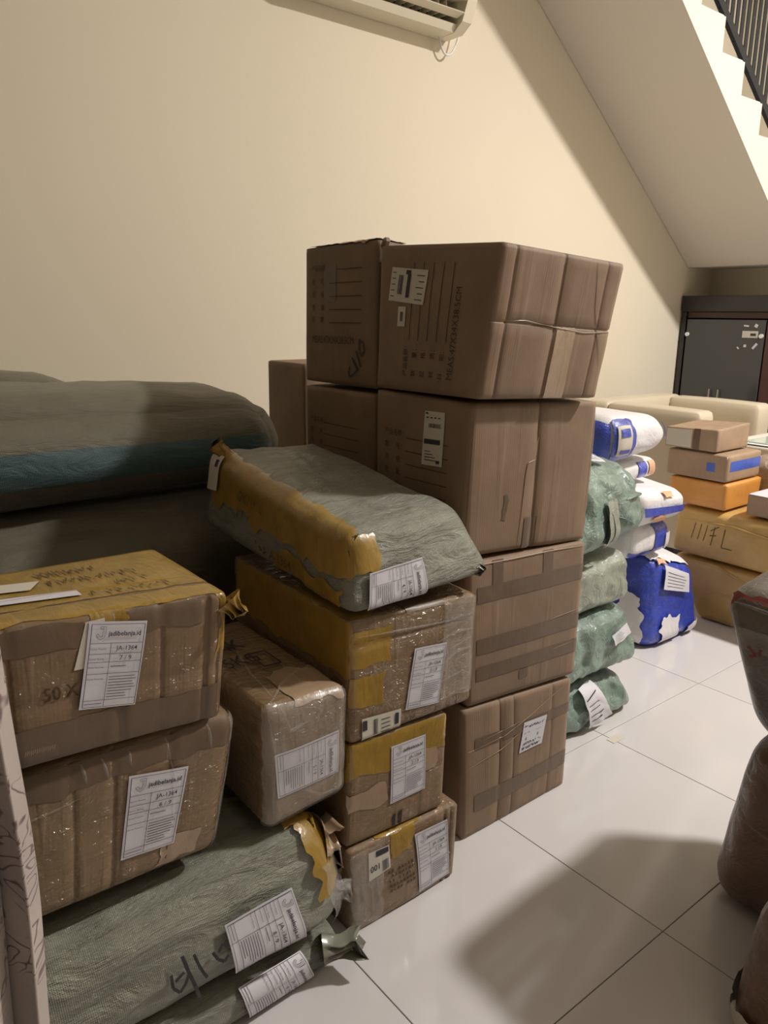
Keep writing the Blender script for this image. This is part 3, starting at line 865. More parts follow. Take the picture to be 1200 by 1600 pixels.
C2.patch('-y', -.6, 1.0, .3, 1.0, M['tape_amber'], ragged=.01, seed=9)
C3.patch('+x', -1.02, -.42, .22, .80, M['tape_amber'], ragged=.006); C3.patch('+x', -1.02, -.50, -.42, .08, M['tape_amber'], ragged=.006, seed=2)
C3.patch('-y', -.9, 1.0, .1, .98, M['tape_amber'], ragged=.01); C3.patch('+z', -1.0, -.62, -.98, -.1, M['tape_amber'], ragged=.01)
C3.patch('+z', -.20, .42, -1.04, -.45, M['tape_clear'], ragged=.004)
o, mp = C3.sheet('+x', [(.868, .532), (.975, .526), (.977, .474), (.870, .474)], M['label_old'], name='courier_label')
a = Flat(); a.rect(.001, .028, .013, .050); barcode(a, .030, .012, .012, .036, seed=21); a.rect(.088, .020, .098, .048); a.rect(.088, .004, .100, .009)
for q in range(4): a.line([(.05, .012 + q * .010), (.075, .012 + q * .010)], .002)
C3.art(a, .105, .055, mp, M['ink'], o, off=.0033); tag(o, 'white courier label with a barcode')
C3.wraplines('+x', [([(.35, .30), (.7, .40), (1.0, .36)], .004), ([(.42, -.12), (.7, .05), (1.02, .02)], .004), ([(.45, .62), (1.0, .66)], .003), ([(.3, -.45), (.8, -.35), (1.0, -.5)], .003), ([(-.9, .72), (0, .66), (1, .58)], .003), ([(.5, .1), (.95, .22)], .002)])
C3.patch('+x', .42, 1.04, -.75, .95, M['film_clear'], name='cling_film', ragged=.008, off=.0035)

# woven parcel 4/9 lying on top
def kdent(o, c): return o
K = Parcel('woven_parcel', (-1.80, -1.135), (.83, 1.215), (.768, .965), 'olive woven parcel with amber tape labelled 4 / 9, lying on boxes', 'parcel', M['sack'], r=.034, bulge=.006, amp=.006, fold=.005, foldf=(5, 12, 9), n=36, seed=41, top=.8,
           corners={(1, -1, 1): (-.015, .01, -.035), (1, 1, 1): (-.075, -.04, -.03), (1, 1, -1): (.0, .02, .01), (1, -1, -1): (0, 0, .0), (-1, -1, 1): (.03, .03, .05), (-1, 1, 1): (.0, -.02, .03), (-1, -1, -1): (.02, .0, .045), (-1, 1, -1): (0, 0, .02)})
o = order_label(K, '+x', [(1.022, .872), (1.016, .778), (.864, .786), (.871, .872)], '4 / 9', off=.005)
K.patch('-y', -.85, 1.0, -.1, 1.35, M['tape_amber'], ragged=.02, off=.004); K.patch('+x', -1.05, -.62, -.1, .95, M['tape_amber'], ragged=.018, seed=4, off=.004)
K.patch('-y', .1, .9, -.85, -.35, M['tape_amber'], ragged=.02, seed=8, off=.004)
a = Flat()
a.text(.0, .03, 'OK', .036, bold=.01); a.text(.08, .03, '7', .034); scribble(a, .11, .03, .10, .035, 4, .004, 8); scribble(a, .0, -.02, .12, .03, 5, .004, 9)
K.printing('-y', -1.60, -1.42, .87, .945, a, .30, .10, M['marker_faint'], name='handwriting', off=.0062)
a = Flat(); scribble(a, 0, .0, .05, .02, 3, .003, 12); a.text(.055, 0, 'A-1364', .02, bold=.01, maxw=.075); K.printing('-y', -1.50, -1.34, .805, .840, a, .13, .03, M['marker_faint'], name='handwriting', off=.0062)
o, mp = K.sheet('-y', [(-1.79, .955), (-1.72, .965), (-1.72, .88), (-1.79, .87)], M['label_old'], name='courier_label', off=.006)
a = Flat(); a.rect(.045, .06, .06, .075); K.art(a, .07, .09, mp, M['ink'], o, off=.0072)
# drooping corner tuft
def crumple(name, parent, c, size, mat, seed, n=12, dirv=(1, 0, 0), flare=.6):
    """gathered end of a bag: a pleated skirt that flattens into a wavy lip"""
    d = Vector(dirv).normalized(); up = Vector((0, 0, 1)); side = d.cross(up).normalized(); up = side.cross(d)
    vs = []; fs = []; m = 48; c = Vector(c); org = parent.location; K_ = 9
    wide, thin = (side, up) if size[1] >= size[2] else (up, side)
    sw, st = max(size[1], size[2]), min(size[1], size[2])
    for j in range(K_):
        t = j / (K_ - 1)
        rw = (1 - .30 * math.sin(t * PI)) * (1 - t * (1 - flare)); rt = (1 - t) ** 1.4 + .05
        for i in range(m):
            a = 2 * PI * i / m
            cw, sn = math.cos(a), math.sin(a)
            wav = t * st * (.75 * math.sin(cw * 11 + seed) + .9 * noise.noise(Vector((cw * 2.2, seed, t * 2))))
            lip = size[0] * t * (1 + .35 * t * noise.noise(Vector((cw * 3, seed * 2.3, 1))))
            vs.append(c + d * lip + wide * cw * sw * rw * (1 + .12 * noise.noise(Vector((a, t * 4, seed)))) + thin * (sn * st * rt + wav) - org)
    for j in range(K_ - 1):
        for i in range(m):
            a = j * m + i; b = j * m + (i + 1) % m; fs.append((a, b, b + m, a + m))
    fs.append(tuple((K_ - 1) * m + i for i in range(m)))
    return mesh_obj(name, vs, fs, mat, parent)
crumple('bag_corner', K.root, (-1.165, 1.185, .80), (.030, .012, .035), M['sack'], 2, dirv=(.7, .5, -.35), flare=.35)
crumple('bag_corner', K.root, (-1.72, .875, 1.0), (.04, .03, .02), M['tape_amber'], 5, dirv=(-.2, -.5, .8), flare=.4)

# ------------------------------------------------------------------ upright film box 5/9
D = Parcel('cardboard_box', (-1.58, -1.135), (.630, .822), (.378, .628), 'shiny film-wrapped cardboard box between the two label stacks, labelled 5 / 9', 'box', M['card_wrap2'], r=.022, bulge=.005, amp=.005, fold=.002, n=24, seed=51,
           corners={(1, -1, 1): (.0, .0, .010), (1, 1, 1): (.0, .0, -.002), (1, 1, -1): (-.01, .0, .006)}, top=1)
order_label(D, '+x', [(.798, .538), (.798, .439), (.654, .440), (.649, .533)], '5 / 9')
D.patch('+x', .90, 1.25, -.1, .75, M['tape_amber'], ragged=.01); D.patch('+x', -1.1, 1.1, -1.02, 1.08, M['film_clear'], name='cling_film', off=.0042, ragged=.01)
D.patch('+z', -.3, .9, -1.02, -.45, M['tape_pale'], ragged=.02, off=.002, seed=7)
D.wraplines('+x', [([(-.9, .95), (-.8, .2), (-.86, -.8)], .004), ([(-.6, .98), (-.45, .55), (.0, .62)], .004), ([(.82, .4), (.86, -.3), (.8, -.9)], .004), ([(-.2, -.5), (.3, -.8), (.9, -.85)], .003), ([(.3, .9), (.2, .5)], .003)])
D.wraplines('+z', [([(-.8, -.95), (-.2, -.7), (.5, -.5), (.9, -.6)], .004), ([(-.6, -.9), (-.4, -.3), (.0, .4)], .003), ([(.2, -.95), (.4, -.2)], .003)])
a = Flat()
a.text(0, .07, 'AXK', .035, bold=.01); a.text(.02, .02, '5KG', .03); a.line([(.085, .0), (.125, .0), (.125, .045), (.085, .045), (.085, .0)], .004); a.text(.0, .115, 'WIM', .03)
D.printing('+z', .635, .79, -1.28, -1.53, a, .16, .16, M['marker'], name='handwriting', off=.0055)

# ------------------------------------------------------------------ left stack: 7/9 over 6/9
E7 = Parcel('cardboard_box', (-1.405, -1.095), (.045, .552), (.682, .908), 'large cardboard box with amber tape over its top, left foreground, labelled 7 / 9', 'box', M['card_wrap'], r=.014, bulge=.006, amp=.003, n=20, seed=61,
            creases=[('+x', 1, .28, .004, .004), ('+x', 1, -.35, .003, .004), ('+x', 1, .55, .003, .004), ('+x', 1, .86, .006, .005), ('+x', 1, .95, .004, .004), ('+x', 2, -.12, .002, .01)],
            corners={(1, 1, 1): (.005, -.005, -.006), (1, 1, -1): (-.015, -.02, -.014), (1, -1, -1): (0, 0, .028), (1, -1, 1): (-.02, 0, .02), (-1, 1, 1): (0, 0, -.008)})
o, mp = E7.sheet('+x', [(.322, .896), (.350, .898), (.350, .826), (.300, .826)], M['label_old'], name='courier_label', off=.0018)
a = Flat(); a.rect(.036, .012, .042, .040); E7.art(a, .05, .07, mp, M['ink'], o, off=.0024)
order_label(E7, '+x', [(.327, .897), (.414, .884), (.392, .749), (.303, .762)], '7 / 9', off=.0034)
a = Flat(); a.text(0, 0, '50 X', .024, bold=.006); E7.printing('+x', .255, .312, .785, .812, a, .075, .03, M['ink_brown'], name='printing')
a = Flat()
for q in range(16): a.line([(q * .006, .0 + (q % 3) * .001), (q * .006 + .004, .008)], .002)
E7.printing('+x', .222, .268, .706, .716, a, .098, .01, M['tape_pale'], name='serial_print')
E7.patch('+z', -1.0, 1.03, -.55, 1.0, M['tape_amber'], ragged=.006)
E7.patch('+z', -.55, .98, -.98, -.62, M['tape_amber'], ragged=.01, seed=2)
E7.patch('+x', .12, .34, .70, 1.04, M['tape_amber'], ragged=.004); E7.patch('+x', .93, 1.25, .05, 1.05, M['tape_amber'], ragged=.015, seed=5)
E7.patch('+x', .34, .86, .62, 1.02, M['tape_clear'], ragged=.006, seed=7); E7.patch('+x', -.95, .10, .58, .92, M['tape_clear'], ragged=.004, seed=8)
E7.patch('+x', -1.0, 1.0, -.97, -.42, M['tape_clear'], ragged=.006, seed=9)
o, mp = E7.sheet('+z', [(.345, -1.185), (.345, -1.215), (.18, -1.235), (.18, -1.20)], M['label'], name='document_pouch', off=.0035)
o, mp = E7.sheet('+z', [(.310, -1.30), (.285, -1.255), (.10, -1.29), (.10, -1.345)], M['label_old'], name='courier_label', off=.0035)
a = Flat(); barcode(a, .01, .01, .05, .02, seed=4); a.rect(.04, .004, .055, .008)
E7.art(a, .07, .20, mp, M['ink'], o, off=.0042)
a = Flat()
a.text(0, .085, 'Wh', .020, bold=.004); scribble(a, .035, .085, .07, .016, 6, .0026, 3); scribble(a, .01, .055, .16, .016, 13, .0026, 4); scribble(a, .11, .028, .06, .015, 5, .0024, 5); scribble(a, .05, .002, .14, .013, 10, .0024, 6)
E7.printing('+z', .31, .50, -1.17, -1.36, a, .20, .11, M['marker_faint'], name='handwriting', off=.004)
E7.wraplines('+z', [([(-.95, -.25), (0, -.22), (.9, -.32)], .003)], M['tape_amber'], 'tape_ridge')
crumple('loose_tape', E7.root, (-1.095, .545, .885), (.035, .018, .03), M['tape_amber'], 9, dirv=(.3, .5, -.7), flare=.6)
E6 = Parcel('cardboard_box', (-1.47, -1.125), (.035, .545), (.395, .664), 'film-wrapped cardboard box under the amber-taped one, left foreground, labelled 6 / 9', 'box', M['card_wrap2'], r=.026, bulge=.006, amp=.004, n=22, seed=62,
            creases=[('+x', 1, .56, .004, .004), ('+x', 1, .20, .004, .004), ('+x', 1, -.05, .003, .004), ('+x', 1, -.45, .003, .004)],
            corners={(1, 1, 1): (.01, .02, .002), (1, 1, -1): (-.01, -.02, -.006), (1, -1, -1): (0, 0, .02), (1, -1, 1): (-.01, 0, .012), (-1, 1, 1): (0, .03, .0)})
order_label(E6, '+x', [(.363, .608), (.464, .592), (.450, .450), (.353, .457)], '6 / 9')
E6.patch('+x', -1.0, 1.1, .62, .98, M['tape_clear'], ragged=.01)
E6.patch('+x', .55, .84, -.86, -.52, M['tape_pale'], ragged=.016, name='torn_edge')
E6.wraplines('+x', [([(.0, .92), (.03, .66)], .003), ([(.12, .92), (.16, .64)], .003), ([(.28, .95), (.3, .7)], .003), ([(.52, .95), (.58, .4), (.6, -.4)], .003), ([(.8, .96), (.84, .6)], .003), ([(-.9, .3), (-.3, .42), (.0, .5)], .002), ([(-.9, .1), (-.3, .22)], .002)])
E6.patch('+y', -1.05, 1.0, -.95, 1.0, M['film_clear'], name='cling_film', off=.004, ragged=.01)
E6.wraplines('+y', [([(-.95, .9), (-.8, .2), (-.9, -.8)], .005), ([(-.7, .95), (-.5, .1)], .004)])

# ------------------------------------------------------------------ foreground woven parcels 8/9 and 9/9
S1 = Parcel('woven_parcel', (-1.52, -1.078), (-.12, .775), (.147, .362), 'long sage woven parcel with a black scrawl and amber-taped end, labelled 8 / 9', 'parcel', M['sack'], r=.070, bulge=.004, amp=.007, fold=.010, foldf=(16, 2.2, 16), n=44, seed=71, top=.35,
            corners={(1, 1, 1): (-.05, -.02, -.012), (1, -1, 1): (0, 0, .0), (1, 1, -1): (-.01, .03, -.045), (-1, 1, 1): (0, .05, -.03)})
order_label(S1, '+x', [(.657, .290), (.662, .187), (.508, .190), (.509, .288)], '8 / 9', off=.008)
a = Flat(); w = .0055
a.line([(.0, .085), (-.002, .062), (.008, .048), (.020, .058), (.028, .070)], w); a.line([(.004, .070), (.022, .078)], w)
a.line([(.026, .105), (.030, .070), (.040, .020), (.044, .0)], w * 1.2); a.line([(.046, .098), (.050, .072), (.058, .048)], w)
a.line([(.078, .085), (.084, .068), (.094, .060), (.104, .066)], w); a.line([(.088, .080), (.100, .090), (.108, .078)], w)
S1.printing('+x', .395, .505, .165, .275, a, .108, .105, M['marker'], name='handwriting', off=.009)
S1.patch('+x', .86, 1.12, -.15, 1.2, M['tape_amber'], ragged=.03, off=.006); S1.patch('+z', .80, 1.02, -.98, -.3, M['tape_amber'], ragged=.03, off=.006, seed=5)
S1.patch('+x', .90, 1.25, -.9, .3, M['film_clear'], ragged=.02, off=.009, name='cling_film')
crumple('gathered_end', S1.root, (-1.165, .755, .245), (.045, .055, .095), M['tape_pale'], 3, dirv=(.1, 1, -.1), flare=.85)
crumple('bag_corner', S1.root, (-1.115, .765, .188), (.040, .020, .030), M['film_clear'], 8, dirv=(.3, 1, -.3), flare=.7)
S2 = Parcel('woven_parcel', (-1.50, -1.085), (-.12, .78), (.002, .138), 'flattened sage woven parcel on the floor under the scrawled one, labelled 9 / 9', 'parcel', M['sack'], r=.045, bulge=.003, amp=.004, fold=.005, foldf=(14, 3.0, 14), n=40, seed=72,
            corners={(1, 1, 1): (-.02, .0, -.06), (-1, 1, 1): (0, 0, -.01), (1, 1, -1): (-.03, .02, 0)})
order_label(S2, '+x', [(.683, .143), (.697, .014), (.545, .016), (.537, .132)], '9 / 9', off=.007)
crumple('gathered_end', S2.root, (-1.105, .735, .066), (.075, .028, .034), M['sack'], 12, dirv=(.55, 1, .08), flare=.75)

# ------------------------------------------------------------------ bulk sacks behind
def bulk(x, y, z, label, seed, mat='sack_big', **k):
    return Parcel('bulk_sack', x, y, z, label, 'sack', M[mat], 'large olive bulk sacks behind the boxes', r=min((z[1] - z[0]) * .48, .17), bulge=.03, amp=.012, freq=3, fold=.008, foldf=(6, 3, 8), n=30, seed=seed, top=k.pop('top', 0), **k)
BS = bulk((-2.50, -1.93), (-.25, 1.235), (.845, 1.150), 'huge olive bulk sack with a broad teal stripe, topmost at the left', 81, 'sack_stripe',
          top=1, corners={(1, 1, 1): (-.04, -.06, -.045), (1, 1, -1): (0, -.03, .03), (-1, 1, 1): (0, 0, -.04)})
bulk((-2.56, -1.90), (-.25, 1.20), (.458, .838), 'olive bulk sack directly under the teal-striped one', 82, corners={(1, 1, 1): (0, 0, .025), (-1, 1, 1): (0, 0, .0)})
bulk((-2.56, -1.90), (-.25, 1.20), (.003, .45), 'olive bulk sack on the floor beneath the other bulk sacks', 83)
bulk((-3.10, -2.68), (-.25, .98), (.86, 1.185), 'pale olive bulk sack against the wall, peeking over the teal-striped one', 84, top=1, corners={(1, 1, 1): (0, -.1, -.06), (-1, 1, 1): (0, -.1, -.08), (1, -1, 1): (0, 0, .03)})
bulk((-3.12, -2.68), (-.25, 1.0), (.455, .852), 'olive bulk sack against the wall, second layer', 85)
bulk((-3.12, -2.68), (-.25, 1.0), (.003, .448), 'olive bulk sack on the floor against the wall', 86)

# ------------------------------------------------------------------ sage film parcels right of the tall stack
def sage(x, y, z, label, seed, mat='green', **k):
    kw = dict(r=.05, bulge=.01, amp=.012, freq=9, fold=.016, foldf=(13, 13, 9), n=46)
    kw.update(k)
    return Parcel('film_parcel', x, y, z, label, 'parcel', M[mat], 'sage green film parcels beside the tall stack', seed=seed, **kw)
G4 = sage((-1.80, -1.385), (1.80, 2.255), (.002, .182), 'sage film parcel at the bottom of the green pile, white label on its side', 91, corners={(1, 1, -1): (0, .02, 0), (1, 1, 1): (-.02, -.08, -.03)})
G3 = sage((-1.80, -1.385), (1.78, 2.215), (.185, .400), 'sage film parcel with dark folds, second from the floor in the green pile', 92, corners={(1, 1, -1): (.01, .05, 0), (1, 1, 1): (-.03, -.02, 0)})
G2 = sage((-1.82, -1.40), (1.76, 2.200), (.405, .590), 'pale sage film parcel, third from the floor in the green pile', 93, 'green_pale', fold=.008)
G1 = sage((-1.84, -1.34), (1.74, 2.33), (.600, .905), 'bulging sage film parcel on top of the green pile, paper label over its top', 94, r=.09, top=.7,
          corners={(1, 1, 1): (-.10, -.10, -.05), (1, 1, -1): (-.04, -.06, .06), (1, -1, 1): (-.02, 0, .02), (1, -1, -1): (0, 0, -.0)})
def paper(p, face, quad, seed=1, off=.012):
    o, mp = p.sheet(face, quad, M['label'], off=off)
    a = Flat(); rnd = random.Random(seed)
    for q in range(5): a.line([(.01, .02 + q * .018), (.05 + rnd.random() * .04, .02 + q * .018)], .0022)
    p.art(a, .1, .12, mp, M['ink'], o, off=off + .001); return o
paper(G1, '+z', [(1.93, -1.50), (2.13, -1.46), (2.12, -1.385), (1.91, -1.40)], 2)
paper(G3, '+x', [(2.05, .330), (2.15, .350), (2.16, .31), (2.06, .29)], 4)
paper(G4, '+x', [(1.95, .165), (2.05, .185), (2.09, .05), (1.97, .03)], 3)
G1.wraplines('+x', [([(-.1, .3), (.0, -.4), (-.05, -.9)], .008), ([(.4, .2), (.9, .25)], .010), ([(.2, -.2), (.5, -.5)], .006)], M['green'], 'film_pleat')
G1.patch('+x', -.12, .12, -.9, .3, M['green_pale'], name='film_strip', off=.006, ragged=.01)
tag(MB().box(-1.30, -1.27, 1.99, 2.05, 0.0, .0015).build('paper_scrap', M['label_old']), 'tiny paper scrap on the floor in front of the green pile', 'paper scrap')

# ------------------------------------------------------------------ blue and white poly parcels
def poly(x, y, z, label, seed, mat='white_bag', **k):
    kw = dict(r=.06, bulge=.008, amp=.008, freq=8, fold=.005, foldf=(8, 8, 5), n=26)
    kw.update(k)
    return Parcel('poly_parcel', x, y, z, label, 'parcel', M[mat], 'blue and white poly parcels', seed=seed, **kw)
H1 = poly((-2.02, -1.60), (2.69, 3.08), (0, .385), 'blue and white poly parcel standing on the floor, paper label near its top', 101, 'blue', r=.07, top=.5,
          corners={(1, -1, 1): (-.06, .06, .02), (1, 1, 1): (-.03, -.05, -.07), (1, 1, -1): (0, .02, 0)})
H1.patch('+z', -1.0, .9, -1.02, .9, M['white_bag'], name='white_panel', off=.005, ragged=.02)
H1.patch('+x', -.62, .02, -1.0, -.3, M['white_bag'], name='white_panel', off=.005, ragged=.025, shear=.0)
H1.patch('+x', .35, .85, -.98, -.62, M['white_bag'], name='white_panel', off=.005, ragged=.02, seed=3)
paper(H1, '+x', [(2.78, .345), (2.98, .325), (2.97, .235), (2.76, .25)], 5, off=.010)
H1.patch('+x', -.75, -.35, .80, 1.0, M['orange_print'], name='orange_print', off=.007, ragged=.01)
H1.patch('-y', .3, .8, -.98, .2, M['white_bag'], name='white_panel', off=.005, ragged=.025, seed=7)
H2 = poly((-2.02, -1.66), (2.58, 2.86), (.400, .540), 'small blue and white poly parcel between the standing one and the green pile', 102, r=.05)
H2.patch('+x', .1, .75, -1.1, 1.1, M['blue'], name='blue_panel', off=.004); H2.patch('+x', -1.0, .75, -1.1, -.6, M['blue'], name='blue_panel', off=.004)
H2.patch('+x', .55, .9, -.6, .3, M['label'], name='shipping_label', off=.008)
H3 = poly((-2.02, -1.61), (2.56, 2.90), (.545, .715), 'white poly parcel with a blue band and orange print, leaning over the blue one', 103, r=.055, corners={(1, 1, 1): (0, -.02, -.05), (1, -1, 1): (0, -.05, .0), (1, 1, -1): (-.02, 0, 0)})
H3.patch('+x', -.8, .95, -.35, .10, M['blue'], name='blue_panel', off=.005); H3.patch('+x', .0, .35, .55, 1.0, M['orange_print'], name='orange_print', off=.005, ragged=.01)
H3.patch('+x', -.5, .0, -.70, -.45, M['orange_print'], name='orange_print', off=.005, ragged=.01, seed=4)
H4 = poly((-2.02, -1.70), (2.52, 2.78), (.718, .800), 'small white and blue poly parcel squeezed under the topmost bag', 104, r=.035)
H4.patch('+x', -.1, .35, -.9, .9, M['blue'], name='blue_panel', off=.004); H4.patch('+x', .5, .8, -.6, .9, M['orange_print'], name='orange_print', off=.004)
H5 = poly((-2.02, -1.64), (2.35, 2.76), (.805, .985), 'long white poly bag with a blue end on top of the blue and white pile', 105, r=.08, corners={(1, 1, 1): (0, -.02, -.01), (1, 1, -1): (0, 0, .04), (1, -1, 1): (0, .0, .02)})
H5.patch('+x', -.85, -.28, -1.15, 1.1, M['blue'], name='blue_panel', off=.005, ragged=.01); H5.patch('-y', -.9, 1.1, -.9, .9, M['blue'], name='blue_panel', off=.005)
H5.patch('+x', .86, 1.12, -.4, .75, M['blue'], name='blue_panel', off=.005)
H5.patch('+x', -.76, -.42, -.55, .55, M['label_old'], name='shipping_label', off=.009); H5.patch('+x', -.70, -.48, .15, .42, M['blue'], name='logo_chevron', off=.011); H5.patch('+x', -.70, -.46, -.45, -.3, M['blue'], name='logo_bar', off=.011)

# ------------------------------------------------------------------ amber pile with small boxes on it
def ybox(x, y, z, label, seed, **k):
    return Parcel('amber_parcel', x, y, z, label, 'parcel', M['yellow_box'], None, r=.03, bulge=.012, amp=.006, fold=.004, n=24, seed=seed, **k)
Y1 = ybox((-1.85, -1.12), (3.22, 3.90), (0, .275), 'large amber tape-wrapped parcel on the floor by the table', 111, corners={(-1, -1, -1): (.17, .0, 0), (1, -1, -1): (-.02, 0, 0)})
Y2 = ybox((-1.90, -1.05), (3.20, 3.92), (.285, .515), 'large amber tape-wrapped parcel with faint handwriting, second in the amber pile', 112, corners={(-1, -1, 1): (.05, .03, -.01), (-1, -1, -1): (.06, 0, .01)})
a = Flat()
for x in (0, .03, .06): a.line([(x + .012, .08), (x, .01)], .003)
a.line([(.11, .08), (.10, .0)], .004); a.line([(.09, .06), (.13, .085)], .004); a.line([(.09, .04), (.12, .045)], .004); a.line([(.16, .08), (.15, .0), (.20, .0)], .004)
Y2.printing('-y', -1.80, -1.58, .36, .46, a, .21, .09, M['marker_faint'], name='handwriting')
Y2.wraplines('-y', [([(-.9, .5), (-.3, .6), (.3, .35), (1, .55)], .006)], M['yellow_box'], 'tape_ridge'); Y1.wraplines('-y', [([(-.9, .9), (-.4, .95), (.0, .6), (.6, .85)], .008), ([(-.5, .1), (.5, .05)], .003)], M['yellow_box'], 'tape_ridge')
def small(name, x, y, z, label, mat, seed, **k):
    return Parcel(name, x, y, z, label, 'box', mat, None, r=k.pop('r', .006), bulge=.003, amp=.0015, n=12, seed=seed, **k)
O1 = small('small_box', (-1.90, -1.62), (3.22, 3.52), (.520, .640), 'orange-taped box at the bottom of the small box pile', M['orange'], 121, r=.012, corners={(1, 1, 1): (0, .02, 0)})
O2 = small('small_box', (-1.92, -1.63), (3.22, 3.52), (.645, .765), 'small cardboard box with a blue tape stripe, middle of the small box pile', M['card_small'], 122, r=.010)
O2.patch('+x', -.85, .98, -.2, .55, M['tape_blue'], name='blue_tape'); O2.patch('-y', .35, .62, -.3, .35, M['tape_blue'], name='blue_tape')
O3 = small('small_box', (-1.94, -1.69), (3.22, 3.50), (.772, .872), 'small cardboard box with a grey sticker, top of the small box pile', M['card_small'], 123, r=.005, corners={(-1, -1, 1): (0, 0, -.01), (1, 1, 1): (0, 0, .012)})
O3.patch('-y', -.95, .05, -.85, .85, M['label_old'], name='shipping_label', off=.001); O3.patch('-y', .1, .35, -1.0, 1.0, M['tape_clear'])
KB = Parcel('kraft_bundle', (-1.72, -1.42), (3.56, 3.80), (.525, .725), 'shiny kraft-wrapped bundle behind the small boxes on the amber pile', 'parcel', M['kraft_bale'], None, r=.06, bulge=.006, amp=.005, fold=.004, n=22, seed=131)
WB = small('small_box', (-1.535, -1.22), (3.24, 3.46), (.522, .615), 'small box with white top and blue side on the amber pile', M['card_small'], 124)
WB.patch('+z', -1.0, 1.0, -.98, .98, M['label'], name='white_top', off=.001); WB.patch('+x', -.9, .95, -.9, .9, M['tape_blue'], name='blue_panel', off=.001); WB.patch('-y', -.05, .98, -.75, .85, M['tape_blue'], name='blue_panel', off=.001)

# ------------------------------------------------------------------ right foreground bales
R1 = Parcel('brown_bale', (-.735, -.26), (1.60, 2.10), (0, .460), 'brown film-wrapped bale on the floor at the right edge', 'bale', M['brown_bale'], None, r=.085, bulge=.01, amp=.010, fold=.006, n=30, seed=141,
            corners={(-1, -1, 1): (.05, 0, 0), (-1, 1, 1): (.05, 0, 0), (-1, -1, -1): (-.015, -.02, 0)})
R2 = Parcel('grey_bale', (-.80, -.27), (1.55, 2.10), (.462, .800), 'grey-brown film-wrapped bale stacked on the brown one at the right edge', 'bale', M['dark_bale'], None, r=.065, bulge=.012, amp=.006, fold=.005, n=30, seed=142, top=1,
            corners={(-1, -1, -1): (.13, .02, 0), (-1, 1, -1): (.10, 0, 0), (-1, -1, 1): (.02, 0, -.02)})
R2.patch('-y', -.95, .9, .30, .58, M['film_clear'], name='tape_band', off=.006)
a = Flat(); scribble(a, 0, 0, .21, .028, 9, .006, 15); R2.printing('-y', -.735, -.50, .670, .705, a, .22, .035, M['red_print'], off=.009)
R2.patch('-y', -.9, .3, .93, 1.10, M['red_print'], name='red_print', off=.006, ragged=.02)
R2.wraplines('-y', [([(-.95, -.1), (.0, -.25), (.9, -.2)], .004), ([(-.8, -.6), (.2, -.75)], .004), ([(-.95, .9), (-.4, .8), (.3, .88)], .006)])
R1.wraplines('-y', [([(-.8, .6), (-.4, .5), (-.2, .7)], .004), ([(-.9, .1), (0, -.1), (.8, -.3)], .004), ([(-.95, .2), (-.98, -.6)], .004)])
R3 = Parcel('brown_bale', (-.525, -.10), (1.27, 1.55), (0, .350), 'brown film-wrapped bale nearest the camera at the right edge, torn white label', 'bale', M['brown_bale'], None, r=.07, bulge=.01, amp=.008, fold=.005, n=26, seed=143, top=1,
            corners={(-1, -1, 1): (.03, 0, -.03), (-1, 1, 1): (.04, 0, 0)})
R3.patch('-x', .1, .9, -.8, -.45, M['label_old'], name='torn_label', off=.008, ragged=.03); R3.patch('-y', -.98, -.5, -.85, -.5, M['label_old'], name='torn_label', off=.008, ragged=.02)

# ------------------------------------------------------------------ armchair
sf = empty('armchair', (-2.49, 4.3, 0), 'cream tub armchair with thick block arms beyond the parcels', 'armchair')
def rbox(name, x, y, z, parent, mat, r=.03, n=12):
    p = Parcel.__new__(Parcel)
    p.c = Vector(((x[0] + x[1]) / 2, (y[0] + y[1]) / 2, (z[0] + z[1]) / 2)); p.h = Vector(((x[1] - x[0]) / 2, (y[1] - y[0]) / 2, (z[1] - z[0]) / 2))
    p.r = r; p.bulge = .006; p.amp = .001; p.freq = 4; p.fold = 0; p.foldf = (1, 1, 1); p.corn = {}; p.creases = (); p.seed = Vector((1, 2, 3)); p.pw = 2.0; p.dent = None; p.top = 1.0; p.root = parent
    p.nodes = [sorted({round(.45 * q + .55 * math.sin(q * PI / 2), 4) for q in [-1 + 2 * i / n for i in range(n + 1)]})] * 3
    p._body(mat, name); return p
rbox('backrest', (-2.92, -2.76), (3.92, 4.74), (.06, .855), sf, M['sofa'])
rbox('arm', (-2.77, -2.17), (3.92, 4.08), (.06, .850), sf, M['sofa'])
rbox('arm', (-2.77, -2.17), (4.58, 4.74), (.06, .850), sf, M['sofa'])
rbox('seat', (-2.75, -2.15), (4.085, 4.575), (.06, .46), sf, M['sofa'])
for fx in (-2.86, -2.24):
    for fy in (3.98, 4.68): MB().box(fx - .025, fx + .025, fy - .025, fy + .025, 0, .062, .004).build('foot', M['wood_black'], sf)

# ------------------------------------------------------------------ glass table
tb = empty('glass_table', (-1.5, 4.25, 0), 'white framed table with a pale green glass top behind the amber pile', 'table')
rbox('table_top', (-2.08, -.85), (3.98, 4.75), (.66, .705), tb, M['stair_paint'], r=.015)
MB().box(-1.97, -.96, 4.03, 4.52, .7085, .7165, .003).build('glass_pane', M['glass_green'], tb)
for lx in (-2.02, -.93):
    for ly in (4.05, 4.70): MB().box(lx - .03, lx + .03, ly - .03, ly + .03, 0, .66, .005).build('leg', M['stair_paint'], tb)
tag(MB().box(-2.03, -1.86, 4.55, 4.72, .7075, .7105, 0, Matrix.Rotation(.4, 3, 'Z')).build('paper_sheet', M['white']), 'white sheet of paper at the left end of the glass table', 'paper')
sh = empty('paper_sheet', (-1.88, 4.05, .72), 'white sheet of paper on the front edge of the glass table', 'paper')
MB().box(-1.97, -1.80, 3.985, 4.02, .7075, .710).build('sheet', M['white'], sh)
cp = empty('tape_roll', (-1.66, 4.10, .72), 'amber tape roll on the glass table', 'tape')
